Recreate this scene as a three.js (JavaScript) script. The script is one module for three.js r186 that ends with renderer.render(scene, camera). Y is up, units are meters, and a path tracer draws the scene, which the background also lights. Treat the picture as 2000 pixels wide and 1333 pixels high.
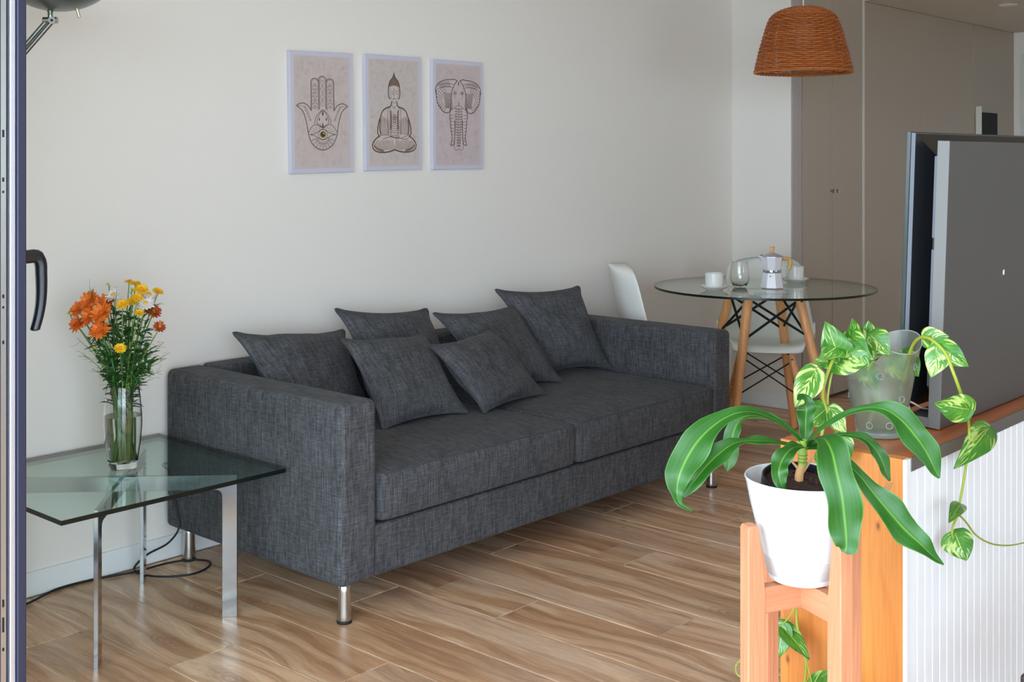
import * as THREE from 'three';
import { RoundedBoxGeometry } from 'three/addons/geometries/RoundedBoxGeometry.js';
import { RectAreaLightUniformsLib } from 'three/addons/lights/RectAreaLightUniformsLib.js';
import { mergeGeometries, mergeVertices, toCreasedNormals } from 'three/addons/utils/BufferGeometryUtils.js';

// ---------------------------------------------------------------- camera, sky, exposure
const scene = new THREE.Scene();
const IMAGE_W = 2000, IMAGE_H = 1333, FOCAL = 2375, HORIZON = 309;       // pixels
const camera = new THREE.PerspectiveCamera(2 * Math.atan(IMAGE_H / 2 / FOCAL) * 180 / Math.PI, IMAGE_W / IMAGE_H, 0.05, 120);
camera.position.set(0, 1.3, 0);
camera.lookAt(0.744057, 1.3, -0.668116);                                   // level camera, rising-front lens
camera.setViewOffset(IMAGE_W, IMAGE_H, 0, IMAGE_H / 2 - HORIZON, IMAGE_W, IMAGE_H);
camera.updateProjectionMatrix();
scene.add(camera);

scene.background = new THREE.Color(0.74, 0.88, 1.04);                       // even, bright overcast sky
scene.backgroundIntensity = 0.8;

// area light added in the glazed opening, on top of the sky itself
RectAreaLightUniformsLib.init();
const addedFill = new THREE.RectAreaLight(new THREE.Color(0.74, 0.88, 1.04), 0.22, 4.80, 2.26);
addedFill.name = 'addedFill'; addedFill.position.set(0.79, 1.16, 0.50); addedFill.lookAt(5, 1.16, 0.50); scene.add(addedFill);

const renderer = new THREE.WebGLRenderer({ antialias: true });
renderer.toneMapping = THREE.LinearToneMapping;
renderer.toneMappingExposure = 8.8;
renderer.shadowMap.enabled = true;

// ---------------------------------------------------------------- helpers
let seed = 1234567;
const rnd = () => { seed = (seed * 1664525 + 1013904223) >>> 0; return seed / 4294967296; };
const rr = (a, b) => a + (b - a) * rnd();
const V = (x, y, z) => new THREE.Vector3(x, y, z);
const lerp = (a, b, t) => a + (b - a) * t;
const smooth = (a, b, x) => { const t = Math.min(1, Math.max(0, (x - a) / (b - a))); return t * t * (3 - 2 * t); };
const taken = {};
function numbered(n) { if (!(n in taken)) { taken[n] = 0; return n; } taken[n] += 1; return n + '_' + String(taken[n]).padStart(3, '0'); }
function mesh(name, geo, material, parent) {
  const m = new THREE.Mesh(geo, material); m.castShadow = m.receiveShadow = true;
  m.name = parent && parent !== scene ? name : numbered(name);
  (parent || scene).add(m); return m;
}
function tag(o, label, category, group) { o.userData.label = label; o.userData.category = category; if (group) o.userData.group = group; return o; }
function thing(name, label, category, pos = [0, 0, 0], turn = 0, group) {
  const g = new THREE.Group(); g.name = numbered(name); g.position.set(...pos); g.rotation.y = turn; scene.add(g); return tag(g, label, category, group);
}
function struct(name, label, category, obj) { obj.userData.kind = 'structure'; return tag(obj, label, category); }
const T = (g, x, y, z) => g.translate(x, y, z);
const box = (w, h, d, x = 0, y = 0, z = 0) => new THREE.BoxGeometry(w, h, d).translate(x, y, z);
const rbox = (w, h, d, r, x = 0, y = 0, z = 0, seg = 3) => new RoundedBoxGeometry(w, h, d, seg, r).translate(x, y, z);
const span = (x0, x1, y0, y1, z0, z1) => box(x1 - x0, y1 - y0, z1 - z0, (x0 + x1) / 2, (y0 + y1) / 2, (z0 + z1) / 2);
const rspan = (x0, x1, y0, y1, z0, z1, r, seg) => rbox(x1 - x0, y1 - y0, z1 - z0, r, (x0 + x1) / 2, (y0 + y1) / 2, (z0 + z1) / 2, seg);
function merge(list) { return mergeGeometries(list.map((g) => { const n = g.index ? g.toNonIndexed() : g; for (const k of Object.keys(n.attributes)) if (!['position', 'normal', 'uv'].includes(k)) n.deleteAttribute(k); return n; })); }
// uv in metres, chosen for every triangle from the way it faces; turn swaps the two directions
function planar(geo, turn = false, off = [0, 0]) {
  const g = geo.index ? geo.toNonIndexed() : geo; const p = g.attributes.position, uv = new Float32Array(p.count * 2);
  const a = V(), b = V(), c = V();
  for (let i = 0; i < p.count; i += 3) {
    a.fromBufferAttribute(p, i); b.fromBufferAttribute(p, i + 1); c.fromBufferAttribute(p, i + 2);
    const n = b.clone().sub(a).cross(c.clone().sub(a)); const ax = Math.abs(n.x), ay = Math.abs(n.y), az = Math.abs(n.z);
    for (let k = 0; k < 3; k++) {
      const x = p.getX(i + k), y = p.getY(i + k), z = p.getZ(i + k);
      let u, v; if (ay >= ax && ay >= az) { u = x; v = z; } else if (ax >= az) { u = z; v = y; } else { u = x; v = y; }
      if (turn) [u, v] = [v, u];
      uv[(i + k) * 2] = u + off[0]; uv[(i + k) * 2 + 1] = v + off[1];
    }
  }
  g.setAttribute('uv', new THREE.BufferAttribute(uv, 2)); return g;
}
const lathe = (pts, seg = 40) => new THREE.LatheGeometry(pts.map((p) => new THREE.Vector2(p[0], p[1])), seg);
const cyl = (r1, r0, h, seg = 20) => new THREE.CylinderGeometry(r1, r0, h, seg);
// round bar between two points, radius r0 at a, r1 at b
function bar(a, b, r0, r1 = r0, seg = 12) {
  const A = V(...a), B = V(...b), d = B.clone().sub(A), g = new THREE.CylinderGeometry(r1, r0, d.length(), seg);
  g.translate(0, d.length() / 2, 0); g.applyQuaternion(new THREE.Quaternion().setFromUnitVectors(V(0, 1, 0), d.normalize())); return g.translate(A.x, A.y, A.z);
}
const curve = (pts) => new THREE.CatmullRomCurve3(pts.map((p) => V(...p)));
const tube = (pts, r, n = 40, seg = 8) => new THREE.TubeGeometry(curve(pts), n, r, seg);
// tube whose radius changes along its length
function taperTube(pts, radius, n = 40, seg = 8) {
  const c = curve(pts), g = new THREE.TubeGeometry(c, n, 1, seg), p = g.attributes.position, q = V();
  for (let i = 0; i <= n; i++) { const o = c.getPointAt(i / n), r = radius(i / n); for (let k = 0; k <= seg; k++) { const j = i * (seg + 1) + k; q.fromBufferAttribute(p, j).sub(o).multiplyScalar(r).add(o); p.setXYZ(j, q.x, q.y, q.z); } }
  g.computeVertexNormals(); return g;
}
// sheet of n x m points with thickness t, closed all round
function thickSheet(fn, nu, nv, t) {
  const P = [], N = [];
  const at = (i, j) => fn(i / nu, j / nv);
  for (let j = 0; j <= nv; j++) for (let i = 0; i <= nu; i++) P.push(at(i, j));
  const id = (i, j) => j * (nu + 1) + i;
  for (let j = 0; j <= nv; j++) for (let i = 0; i <= nu; i++) {
    const du = P[id(Math.min(nu, i + 1), j)].clone().sub(P[id(Math.max(0, i - 1), j)]), dv = P[id(i, Math.min(nv, j + 1))].clone().sub(P[id(i, Math.max(0, j - 1))]);
    N.push(du.cross(dv).normalize());
  }
  const pos = [], uv = [], idx = [], n = P.length;
  for (const s of [0.5, -0.5]) for (let k = 0; k < n; k++) { const q = P[k].clone().addScaledVector(N[k], s * t); pos.push(q.x, q.y, q.z); uv.push((k % (nu + 1)) / nu, Math.floor(k / (nu + 1)) / nv); }
  for (let j = 0; j < nv; j++) for (let i = 0; i < nu; i++) {
    const a = id(i, j), b = id(i + 1, j), c = id(i + 1, j + 1), d = id(i, j + 1);
    idx.push(a, b, c, a, c, d, n + a, n + c, n + b, n + a, n + d, n + c);
  }
  const rim = []; for (let i = 0; i < nu; i++) rim.push(id(i, 0)); for (let j = 0; j < nv; j++) rim.push(id(nu, j)); for (let i = nu; i > 0; i--) rim.push(id(i, nv)); for (let j = nv; j > 0; j--) rim.push(id(0, j));
  for (let k = 0; k < rim.length; k++) { const a = rim[k], b = rim[(k + 1) % rim.length]; idx.push(a, n + a, b, b, n + a, n + b); }
  const g = new THREE.BufferGeometry(); g.setAttribute('position', new THREE.Float32BufferAttribute(pos, 3)); g.setAttribute('uv', new THREE.Float32BufferAttribute(uv, 2)); g.setIndex(idx); g.computeVertexNormals(); return g;
}

// ---------------------------------------------------------------- noise and textures
function hash(x, y, s) { let h = Math.imul(x | 0, 374761393) + Math.imul(y | 0, 668265263) + Math.imul(s | 0, 974634777) | 0; h = Math.imul(h ^ (h >>> 13), 1274126177); h ^= h >>> 16; return (h >>> 0) / 4294967296; }
function vnoise(x, y, s, px = 0, py = 0) {
  const xi = Math.floor(x), yi = Math.floor(y); let fx = x - xi, fy = y - yi; fx = fx * fx * (3 - 2 * fx); fy = fy * fy * (3 - 2 * fy);
  const wx = (k) => px ? ((k % px) + px) % px : k, wy = (k) => py ? ((k % py) + py) % py : k;
  return lerp(lerp(hash(wx(xi), wy(yi), s), hash(wx(xi + 1), wy(yi), s), fx), lerp(hash(wx(xi), wy(yi + 1), s), hash(wx(xi + 1), wy(yi + 1), s), fx), fy);
}
function fbm(x, y, s, o = 4, px = 0, py = 0) { let v = 0, a = 0.5, t = 0; for (let i = 0; i < o; i++) { v += a * vnoise(x, y, s + i * 17, px, py); t += a; x *= 2; y *= 2; px *= 2; py *= 2; a *= 0.5; } return v / t; }
function dataTexture(w, h, fn, srgb = true) {
  const d = new Uint8Array(w * h * 4);
  for (let j = 0; j < h; j++) for (let i = 0; i < w; i++) { const c = fn(i, j), k = (j * w + i) * 4; d[k] = Math.max(0, Math.min(255, c[0])); d[k + 1] = Math.max(0, Math.min(255, c[1])); d[k + 2] = Math.max(0, Math.min(255, c[2])); d[k + 3] = 255; }
  const t = new THREE.DataTexture(d, w, h, THREE.RGBAFormat); t.wrapS = t.wrapT = THREE.RepeatWrapping; t.magFilter = THREE.LinearFilter; t.minFilter = THREE.LinearMipmapLinearFilter; t.generateMipmaps = true;
  if (srgb) t.colorSpace = THREE.SRGBColorSpace; t.needsUpdate = true; return t;
}
const mix3 = (a, b, t) => [lerp(a[0], b[0], t), lerp(a[1], b[1], t), lerp(a[2], b[2], t)];
const physical = (o) => new THREE.MeshPhysicalMaterial(o);
const paint = (hex, roughness = 0.6, extra = {}) => physical({ color: hex, roughness, ...extra });

// eight wood-look tile prints side by side, each 1.2 m long and 0.2 m wide
const TILE_STRIPS = 8;
const tileTexture = dataTexture(2048, 1024, (i, j) => {
  const strip = Math.floor(j / 128), x = i / 2048 * 1.2, y = (j % 128) / 128 * 0.2, s = 100 + strip * 31;
  const wob = (fbm(x * 2.2, y * 6, s, 3) - 0.5) * 0.10 + (fbm(x * 9, y * 12, s + 3, 2) - 0.5) * 0.016;
  const yy = y + wob;
  const broad = fbm(x * 1.1, yy * 13, s + 5, 3), streak = fbm(x * 2.4, yy * 46, s + 9, 4), fine = fbm(x * 22, yy * 330, s + 13, 2), pore = fbm(x * 60, yy * 700, s + 21, 1);
  const kx = 0.15 + 0.9 * hash(strip, 3, 7), ky = 0.03 + 0.14 * hash(strip, 5, 7), dk = Math.hypot((x - kx) * 0.42, y - ky), ring = 0.5 + 0.5 * Math.sin(dk * 520 + fbm(x * 14, y * 30, s + 2, 2) * 5);
  let c = mix3([222, 180, 144], [200, 152, 114], smooth(0.38, 0.66, broad));
  c = mix3(c, [236, 200, 168], smooth(0.52, 0.74, streak) * 0.75);
  c = mix3(c, [156, 112, 82], smooth(0.48, 0.28, streak) * 0.5);
  c = mix3(c, [158, 116, 86], Math.exp(-dk * dk / 0.0011) * (0.25 + 0.5 * ring));
  c = mix3(c, [212, 184, 164], smooth(0.55, 0.75, fbm(x * 1.6 + 7, y * 7, s + 41, 2)) * 0.35);
  const f = 1 + (fine - 0.5) * 0.16 + (pore - 0.5) * 0.06 + (hash(strip, 1, 9) - 0.5) * 0.10;
  return [c[0] * f, c[1] * f, c[2] * f];
});
const tileRough = dataTexture(512, 512, (i, j) => { const v = 92 + 60 * (fbm(i / 512 * 6, j / 512 * 40, 77, 3, 6, 40) - 0.5) + 24 * (fbm(i / 512 * 12, j / 512 * 12, 71, 3, 12, 12) - 0.5); return [v, v, v]; }, false);
const tileMat = physical({ map: tileTexture, roughnessMap: tileRough, roughness: 1.0, specularIntensity: 0.9 });
const groutMat = paint('#b9b0a6', 0.9);

// slubbed charcoal upholstery, 0.4 m a side
const clothFn = (i, j, s) => {
  const x = i / 512, y = j / 512;
  const warp = fbm(x * 256, y * 22, s, 2, 256, 22), weft = fbm(x * 22, y * 256, s + 5, 2, 22, 256), slub = fbm(x * 120, y * 8, s + 9, 2, 120, 8), patch = fbm(x * 5, y * 5, s + 3, 3, 5, 5);
  return 0.36 * (warp - 0.5) + 0.36 * (weft - 0.5) + 0.3 * (slub - 0.5) + 0.10 * (patch - 0.5) + ((i + j) % 2 ? 0.03 : -0.03);
};
const clothTexture = dataTexture(512, 512, (i, j) => { const v = clothFn(i, j, 11); const k = 1 + v * 1.5; return [71 * k, 71 * k, 74 * k]; });
const clothBump = dataTexture(512, 512, (i, j) => { const v = 128 + clothFn(i, j, 11) * 220; return [v, v, v]; }, false);
function tiled(t, size, turn = 0) { const c = t.clone(); c.repeat.set(1 / size, 1 / size); c.rotation = turn; c.needsUpdate = true; return c; }
const sofaMat = physical({ map: tiled(clothTexture, 0.4), bumpMap: tiled(clothBump, 0.4), bumpScale: 0.0009, roughness: 0.92, sheen: 0.35, sheenRoughness: 0.6, sheenColor: new THREE.Color(0.16, 0.17, 0.19) });

// straight-grained timber; uv in metres, grain along v
function timber(light, dark, s, size, ringScale = 30, knots = 0, contrast = 1) {
  return dataTexture(512, 1024, (i, j) => {
    const x = i / 512 * size, y = j / 1024 * size * 2;
    let wob = (fbm(x * 5, y * 2.4, s, 3) - 0.5) * 0.09; let k = 0;
    for (let n = 0; n < knots; n++) { const kx = hash(n, 1, s) * size, ky = hash(n, 2, s) * size * 2, d = Math.hypot(x - kx, (y - ky) * 0.45); wob += 0.03 * Math.exp(-d * d / 0.0016) * Math.sign(x - kx); k = Math.max(k, 0.7 * Math.exp(-d * d / 0.000012)); }
    const ring = fbm((x + wob) * ringScale, y * 0.9, s + 3, 3), line = Math.pow(0.5 + 0.5 * Math.sin((x + wob) * ringScale * 9 + fbm(x * 8, y * 2, s + 8, 2) * 6), 6), fine = fbm(x * 420, y * 14, s + 7, 2);
    let c = mix3(light, dark, contrast * (0.55 * smooth(0.35, 0.7, ring) + 0.30 * line * fbm(x * 9, y * 3, s + 17, 2)));
    c = mix3(c, [dark[0] * 0.45, dark[1] * 0.4, dark[2] * 0.4], k);
    const f = 1 + (fine - 0.5) * 0.13; return [c[0] * f, c[1] * f, c[2] * f];
  });
}
const pineTexture = tiled(timber([214, 138, 62], [178, 98, 38], 311, 0.5, 16, 4), 0.5); pineTexture.repeat.set(2, 1);
const topTexture = tiled(timber([188, 108, 60], [150, 80, 42], 331, 0.5, 28, 0), 0.5); topTexture.repeat.set(2, 1);
const standTexture = tiled(timber([204, 136, 98], [182, 110, 76], 351, 0.5, 40, 1, 0.8), 0.5); standTexture.repeat.set(2, 1);
const beechTexture = tiled(timber([236, 170, 112], [214, 142, 86], 371, 0.5, 50, 0, 0.7), 0.5); beechTexture.repeat.set(2, 1);
const pineMat = physical({ map: pineTexture, roughness: 0.42 }), topMat = physical({ map: topTexture, roughness: 0.28 }), standMat = physical({ map: standTexture, roughness: 0.55 }), beechMat = physical({ map: beechTexture, roughness: 0.4 });

const plasterBump = dataTexture(512, 512, (i, j) => { const v = 128 + 90 * (fbm(i / 512 * 40, j / 512 * 40, 5, 4, 40, 40) - 0.5); return [v, v, v]; }, false);
const wallMat = physical({ color: '#efe8e1', roughness: 0.85, bumpMap: tiled(plasterBump, 0.8), bumpScale: 0.0006 });
const ceilingMat = paint('#dcd3c6', 0.9);
const skirtMat = paint('#eef0f0', 0.45);
const wardrobeMat = paint('#b3a495', 0.42);
const wardrobeEdge = paint('#d8d2c8', 0.5);
const frameMat = physical({ color: '#2b2c40', roughness: 0.38, metalness: 0.25 });
const chrome = physical({ color: '#c0c3c8', metalness: 1, roughness: 0.13 });
const steel = physical({ color: '#b6b6b4', metalness: 1, roughness: 0.32 });
const aluminium = physical({ color: '#c9c8d2', metalness: 0.85, roughness: 0.42 });
const blackMat = paint('#101114', 0.38), blackMetal = paint('#17181a', 0.45, { metalness: 0.4 });
const rubber = paint('#141416', 0.7);
const whitePlastic = paint('#eceae4', 0.38), porcelain = paint('#f0efec', 0.18, { clearcoat: 0.6, clearcoatRoughness: 0.08 });
const paneMat = physical({ color: '#f4fbf8', transmission: 1, thickness: 0, roughness: 0.0, ior: 1.5 });
const tableGlass = physical({ color: '#e3f2ed', transmission: 1, thickness: 0, roughness: 0.0, ior: 1.5 });
const clearTableGlass = physical({ color: '#f0f7f3', transmission: 1, thickness: 0, roughness: 0.0, ior: 1.5 });
const glassEdge = physical({ color: '#07120f', roughness: 0.25, ior: 1.5 });
const vaseGlass = physical({ color: '#ffffff', transmission: 1, thickness: 0.004, roughness: 0.0, ior: 1.5, attenuationColor: new THREE.Color(0.85, 0.95, 0.92), attenuationDistance: 0.5 });
const tumblerGlass = physical({ color: '#fbfdfc', transmission: 1, thickness: 0, roughness: 0.0, ior: 1.5 });
const waterMat = physical({ color: '#ffffff', transmission: 1, thickness: 0.1, roughness: 0.0, ior: 1.33, attenuationColor: new THREE.Color(0.72, 0.78, 0.62), attenuationDistance: 0.25 });
const frosted = physical({ color: '#f4f8f0', transmission: 0.95, thickness: 0.003, roughness: 0.26, ior: 1.45 });
// measured positions, in metres
const DRACAENA_LEAVES = [{"n":"far_left","p":[[1.925,0.8,-1.044,0.0081],[1.902,0.824,-1.054,0.0089],[1.867,0.846,-1.064,0.0141],[1.829,0.863,-1.077,0.0228],[1.792,0.869,-1.088,0.0208],[1.765,0.861,-1.103,0.0293],[1.739,0.844,-1.117,0.0498],[1.716,0.824,-1.127,0.0615],[1.696,0.799,-1.134,0.0561],[1.68,0.773,-1.137,0.0474],[1.678,0.747,-1.14,0.0254],[1.672,0.731,-1.131,0.0109],[1.686,0.719,-1.116,0.0034]],"t":18},{"n":"left_low","p":[[1.924,0.793,-1.045,0.0072],[1.89,0.803,-1.053,0.008],[1.855,0.812,-1.062,0.0141],[1.82,0.818,-1.072,0.0192],[1.796,0.82,-1.083,0.0104],[1.773,0.817,-1.093,0.0276],[1.75,0.804,-1.104,0.0412],[1.727,0.785,-1.115,0.0427],[1.706,0.765,-1.123,0.034],[1.698,0.748,-1.133,0.0187],[1.694,0.736,-1.137,0.0034]],"t":12},{"n":"left_back","p":[[1.934,0.8,-1.049,0.0081],[1.953,0.817,-1.088,0.011],[1.964,0.827,-1.135,0.015],[1.968,0.823,-1.175,0.0208],[1.973,0.808,-1.201,0.0268],[1.974,0.783,-1.215,0.0326],[1.97,0.752,-1.218,0.0346],[1.968,0.728,-1.22,0.023],[1.966,0.712,-1.223,0.0038]],"t":10},{"n":"upright","p":[[1.937,0.798,-1.046,0.0126],[1.946,0.815,-1.05,0.0235],[1.956,0.833,-1.055,0.0327],[1.966,0.85,-1.059,0.0365],[1.964,0.864,-1.06,0.0311],[1.951,0.873,-1.06,0.02],[1.937,0.872,-1.061,0.0054]],"t":10},{"n":"front_droop","p":[[1.916,0.797,-1.039,0.0125],[1.889,0.8,-1.04,0.023],[1.862,0.795,-1.04,0.0315],[1.846,0.781,-1.042,0.0349],[1.835,0.767,-1.04,0.0312],[1.837,0.748,-1.037,0.0208],[1.842,0.734,-1.032,0.0043]],"t":10},{"n":"big_front","p":[[1.914,0.8,-1.026,0.0124],[1.877,0.822,-0.993,0.0226],[1.842,0.834,-0.958,0.0372],[1.821,0.82,-0.935,0.0534],[1.808,0.792,-0.92,0.0627],[1.804,0.757,-0.909,0.0624],[1.807,0.72,-0.906,0.0575],[1.809,0.692,-0.904,0.0493],[1.809,0.674,-0.904,0.0378],[1.807,0.667,-0.906,0.0115]],"t":8},{"n":"right_low","p":[[1.913,0.796,-1.028,0.0107],[1.886,0.805,-0.983,0.0139],[1.87,0.797,-0.941,0.017],[1.86,0.781,-0.907,0.0218],[1.856,0.758,-0.881,0.0382],[1.864,0.73,-0.858,0.0528],[1.872,0.703,-0.834,0.0542],[1.88,0.682,-0.81,0.0392],[1.894,0.662,-0.795,0.0163],[1.904,0.651,-0.784,0.0025]],"t":14},{"n":"right_arch","p":[[1.921,0.801,-1.034,0.0089],[1.908,0.831,-1.004,0.0097],[1.899,0.857,-0.968,0.0113],[1.89,0.876,-0.934,0.0137],[1.89,0.887,-0.903,0.0152],[1.89,0.887,-0.873,0.0302],[1.898,0.871,-0.85,0.0484],[1.902,0.849,-0.83,0.0531],[1.914,0.825,-0.818,0.0465],[1.921,0.803,-0.809,0.0299],[1.926,0.788,-0.804,0.0133],[1.928,0.781,-0.801,0.0033]],"t":18},{"n":"right_mid","p":[[1.931,0.797,-1.037,0.0081],[1.95,0.81,-1.016,0.009],[1.974,0.815,-0.989,0.0108],[1.995,0.809,-0.966,0.0197],[2.009,0.792,-0.951,0.0269],[2.017,0.77,-0.941,0.0269],[2.023,0.748,-0.935,0.0161],[2.027,0.734,-0.931,0.0045]],"t":12},{"n":"small_mid","p":[[1.93,0.793,-1.039,0.009],[1.912,0.802,-1.014,0.0141],[1.906,0.802,-0.991,0.0123],[1.907,0.801,-0.974,0.0044]],"t":10}];
const VINE_LEFT = [[2.478,0.8,-1.182],[2.333,0.899,-1.144],[2.286,0.922,-1.151],[2.247,0.898,-1.15],[2.217,0.856,-1.153],[2.214,0.825,-1.157],[2.219,0.795,-1.151],[2.195,0.758,-1.148],[2.205,0.698,-1.164],[2.205,0.634,-1.182],[2.205,0.528,-1.199],[2.205,0.433,-1.208],[2.205,0.361,-1.209],[2.205,0.318,-1.197],[2.205,0.284,-1.189],[2.205,0.231,-1.194]];
const VINE_RIGHT = [[2.414,0.821,-1.084],[2.374,0.924,-1.039],[2.334,0.945,-0.993],[2.317,0.923,-0.952],[2.309,0.885,-0.931],[2.342,0.827,-0.925],[2.473,0.744,-0.965],[2.463,0.713,-0.962],[2.441,0.657,-0.962],[2.415,0.606,-0.962],[2.405,0.587,-0.962],[2.377,0.56,-0.962],[2.394,0.531,-0.962]];
const VINE_RIGHT_BRANCH = [[2.407,0.588,-0.962],[2.452,0.559,-0.962],[2.498,0.525,-0.962],[2.582,0.487,-0.962],[2.686,0.458,-0.962],[2.829,0.434,-0.962]];
const VINE_LEFT_SHORT = [[2.283,0.904,-1.155],[2.252,0.855,-1.159],[2.239,0.806,-1.159],[2.224,0.769,-1.145],[2.236,0.749,-1.132]];
const VINE_INSIDE = [[2.371,0.885,-1.131],[2.391,0.82,-1.124],[2.381,0.756,-1.136],[2.374,0.724,-1.143]];
const VINE_LOW = [[2.205,0.242,-1.191],[2.175,0.236,-1.206],[2.145,0.242,-1.24],[2.135,0.25,-1.278],[2.135,0.255,-1.305],[2.135,0.27,-1.308],[2.135,0.288,-1.296]];
const POTHOS_LEAVES = [{"b":[2.28,0.928,-1.143],"t":[2.208,0.913,-1.148],"w":0.0456,"r":20,"k":0},{"b":[2.334,0.939,-1.113],"t":[2.32,0.909,-1.068],"w":0.0418,"r":-15,"k":1},{"b":[2.293,0.94,-1.143],"t":[2.252,0.893,-1.085],"w":0.0416,"r":20,"k":1},{"b":[2.265,0.884,-1.144],"t":[2.224,0.963,-1.145],"w":0.0475,"r":25,"k":0},{"b":[2.266,0.895,-1.158],"t":[2.255,0.91,-1.081],"w":0.0539,"r":-35,"k":1},{"b":[2.333,0.899,-1.144],"t":[2.274,0.972,-1.12],"w":0.0421,"r":30,"k":1},{"b":[2.338,0.899,-1.138],"t":[2.339,0.924,-1.077],"w":0.04,"r":-20,"k":1},{"b":[2.336,0.932,-1.125],"t":[2.273,0.889,-1.091],"w":0.0356,"r":10,"k":2},{"b":[2.381,0.894,-1.136],"t":[2.354,0.956,-1.12],"w":0.0383,"r":40,"k":1},{"b":[2.241,0.89,-1.156],"t":[2.204,0.896,-1.168],"w":0.0205,"r":20,"k":1},{"b":[2.185,0.879,-1.158],"t":[2.125,0.82,-1.166],"w":0.0404,"r":-10,"k":2},{"b":[2.224,0.8,-1.145],"t":[2.206,0.763,-1.105],"w":0.0306,"r":30,"k":2},{"b":[2.217,0.8,-1.153],"t":[2.161,0.78,-1.156],"w":0.0408,"r":-20,"k":0},{"b":[2.218,0.753,-1.122],"t":[2.209,0.703,-1.102],"w":0.0344,"r":15,"k":1},{"b":[2.191,0.723,-1.152],"t":[2.171,0.708,-1.115],"w":0.0303,"r":25,"k":0},{"b":[2.349,0.94,-1.007],"t":[2.335,0.953,-0.962],"w":0.0306,"r":-25,"k":2},{"b":[2.327,0.936,-0.971],"t":[2.323,0.899,-0.915],"w":0.0361,"r":20,"k":1},{"b":[2.332,0.928,-0.965],"t":[2.299,0.877,-0.972],"w":0.0361,"r":15,"k":2},{"b":[2.329,0.816,-0.909],"t":[2.267,0.83,-0.948],"w":0.0414,"r":-30,"k":1},{"b":[2.557,0.734,-0.958],"t":[2.399,0.715,-0.932],"w":0.0428,"r":-20,"k":1},{"b":[2.41,0.607,-0.958],"t":[2.31,0.616,-0.932],"w":0.0225,"r":20,"k":0},{"b":[2.384,0.555,-0.958],"t":[2.368,0.511,-0.932],"w":0.0468,"r":30,"k":1},{"b":[2.195,0.355,-1.234],"t":[2.17,0.298,-1.234],"w":0.0352,"r":25,"k":0},{"b":[2.195,0.353,-1.241],"t":[2.17,0.327,-1.163],"w":0.027,"r":-55,"k":0},{"b":[2.195,0.247,-1.168],"t":[2.17,0.298,-1.098],"w":0.0366,"r":-20,"k":0},{"b":[2.195,0.563,-1.188],"t":[2.17,0.598,-1.135],"w":0.0266,"r":20,"k":0},{"b":[2.374,0.862,-1.143],"t":[2.361,0.825,-1.113],"w":0.0358,"r":20,"k":1},{"b":[2.409,0.883,-1.104],"t":[2.402,0.846,-1.067],"w":0.0421,"r":-20,"k":1},{"b":[2.427,0.894,-1.084],"t":[2.416,0.852,-1.052],"w":0.0379,"r":30,"k":1}];
const PETIOLES = [[[2.217,0.856,-1.153],[2.2,0.861,-1.157],[2.184,0.877,-1.16]],[[2.502,0.794,-0.99],[2.478,0.772,-0.985],[2.329,0.814,-0.909]],[[2.205,0.407,-1.209],[2.195,0.382,-1.217],[2.195,0.354,-1.237]],[[2.205,0.318,-1.197],[2.195,0.28,-1.177],[2.195,0.247,-1.168]],[[2.463,0.713,-0.962],[2.496,0.732,-0.954],[2.557,0.734,-0.958]]];
const VASE_POS = [1.836,0.415,-3.138];
const BLOOMS = [{"k":"orange","p":[1.758,0.894,-3.181],"s":1.25},{"k":"orange","p":[1.747,0.871,-3.222],"s":1.05},{"k":"orange","p":[1.765,0.866,-3.128],"s":1.3},{"k":"orange","p":[1.74,0.829,-3.215],"s":1.0},{"k":"orange","p":[1.749,0.855,-3.16],"s":1.15},{"k":"orange","p":[1.755,0.819,-3.124],"s":1.1},{"k":"orange","p":[1.803,0.887,-3.175],"s":1.1},{"k":"rust","p":[1.904,0.857,-3.093],"s":1.0},{"k":"rust","p":[1.911,0.816,-3.07],"s":0.75},{"k":"yellow","p":[1.864,0.944,-3.152],"s":0.8},{"k":"yellow","p":[1.871,0.939,-3.129],"s":1.0},{"k":"yellow","p":[1.871,0.925,-3.099],"s":1.25},{"k":"yellow","p":[1.853,0.904,-3.09],"s":1.0},{"k":"yellow","p":[1.848,0.891,-3.11],"s":1.0},{"k":"yellow","p":[1.809,0.889,-3.094],"s":1.1},{"k":"yellow","p":[1.846,0.863,-3.068],"s":0.85},{"k":"yellow","p":[1.914,0.917,-3.082],"s":1.0},{"k":"yellow","p":[1.789,0.77,-3.071],"s":1.05},{"k":"white","p":[1.819,0.909,-3.158],"s":1.15},{"k":"white","p":[1.88,0.884,-3.089],"s":1.15},{"k":"white","p":[1.902,0.906,-3.11],"s":1.15},{"k":"white","p":[1.819,0.895,-3.187],"s":1.0},{"k":"bud","p":[1.82,0.935,-3.186],"s":0.6},{"k":"bud","p":[1.869,0.916,-3.147],"s":0.8},{"k":"bud","p":[1.77,0.761,-3.167],"s":0.9},{"k":"bud","p":[1.736,0.855,-3.25],"s":0.7}];
const SPRIGS = [[1.752,0.938,-3.172],[1.745,0.789,-3.228],[1.898,0.785,-3.105],[1.901,0.735,-3.018],[1.758,0.744,-3.225],[1.912,0.666,-3.102],[1.896,0.698,-3.036],[1.919,0.775,-3.058],[1.922,0.871,-3.103],[1.816,0.936,-3.137],[1.786,0.698,-3.218],[1.902,0.751,-3.005],[1.798,0.818,-3.169],[1.859,0.814,-3.149],[1.848,0.793,-3.077],[1.817,0.788,-3.16],[1.898,0.739,-3.118]];
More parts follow.
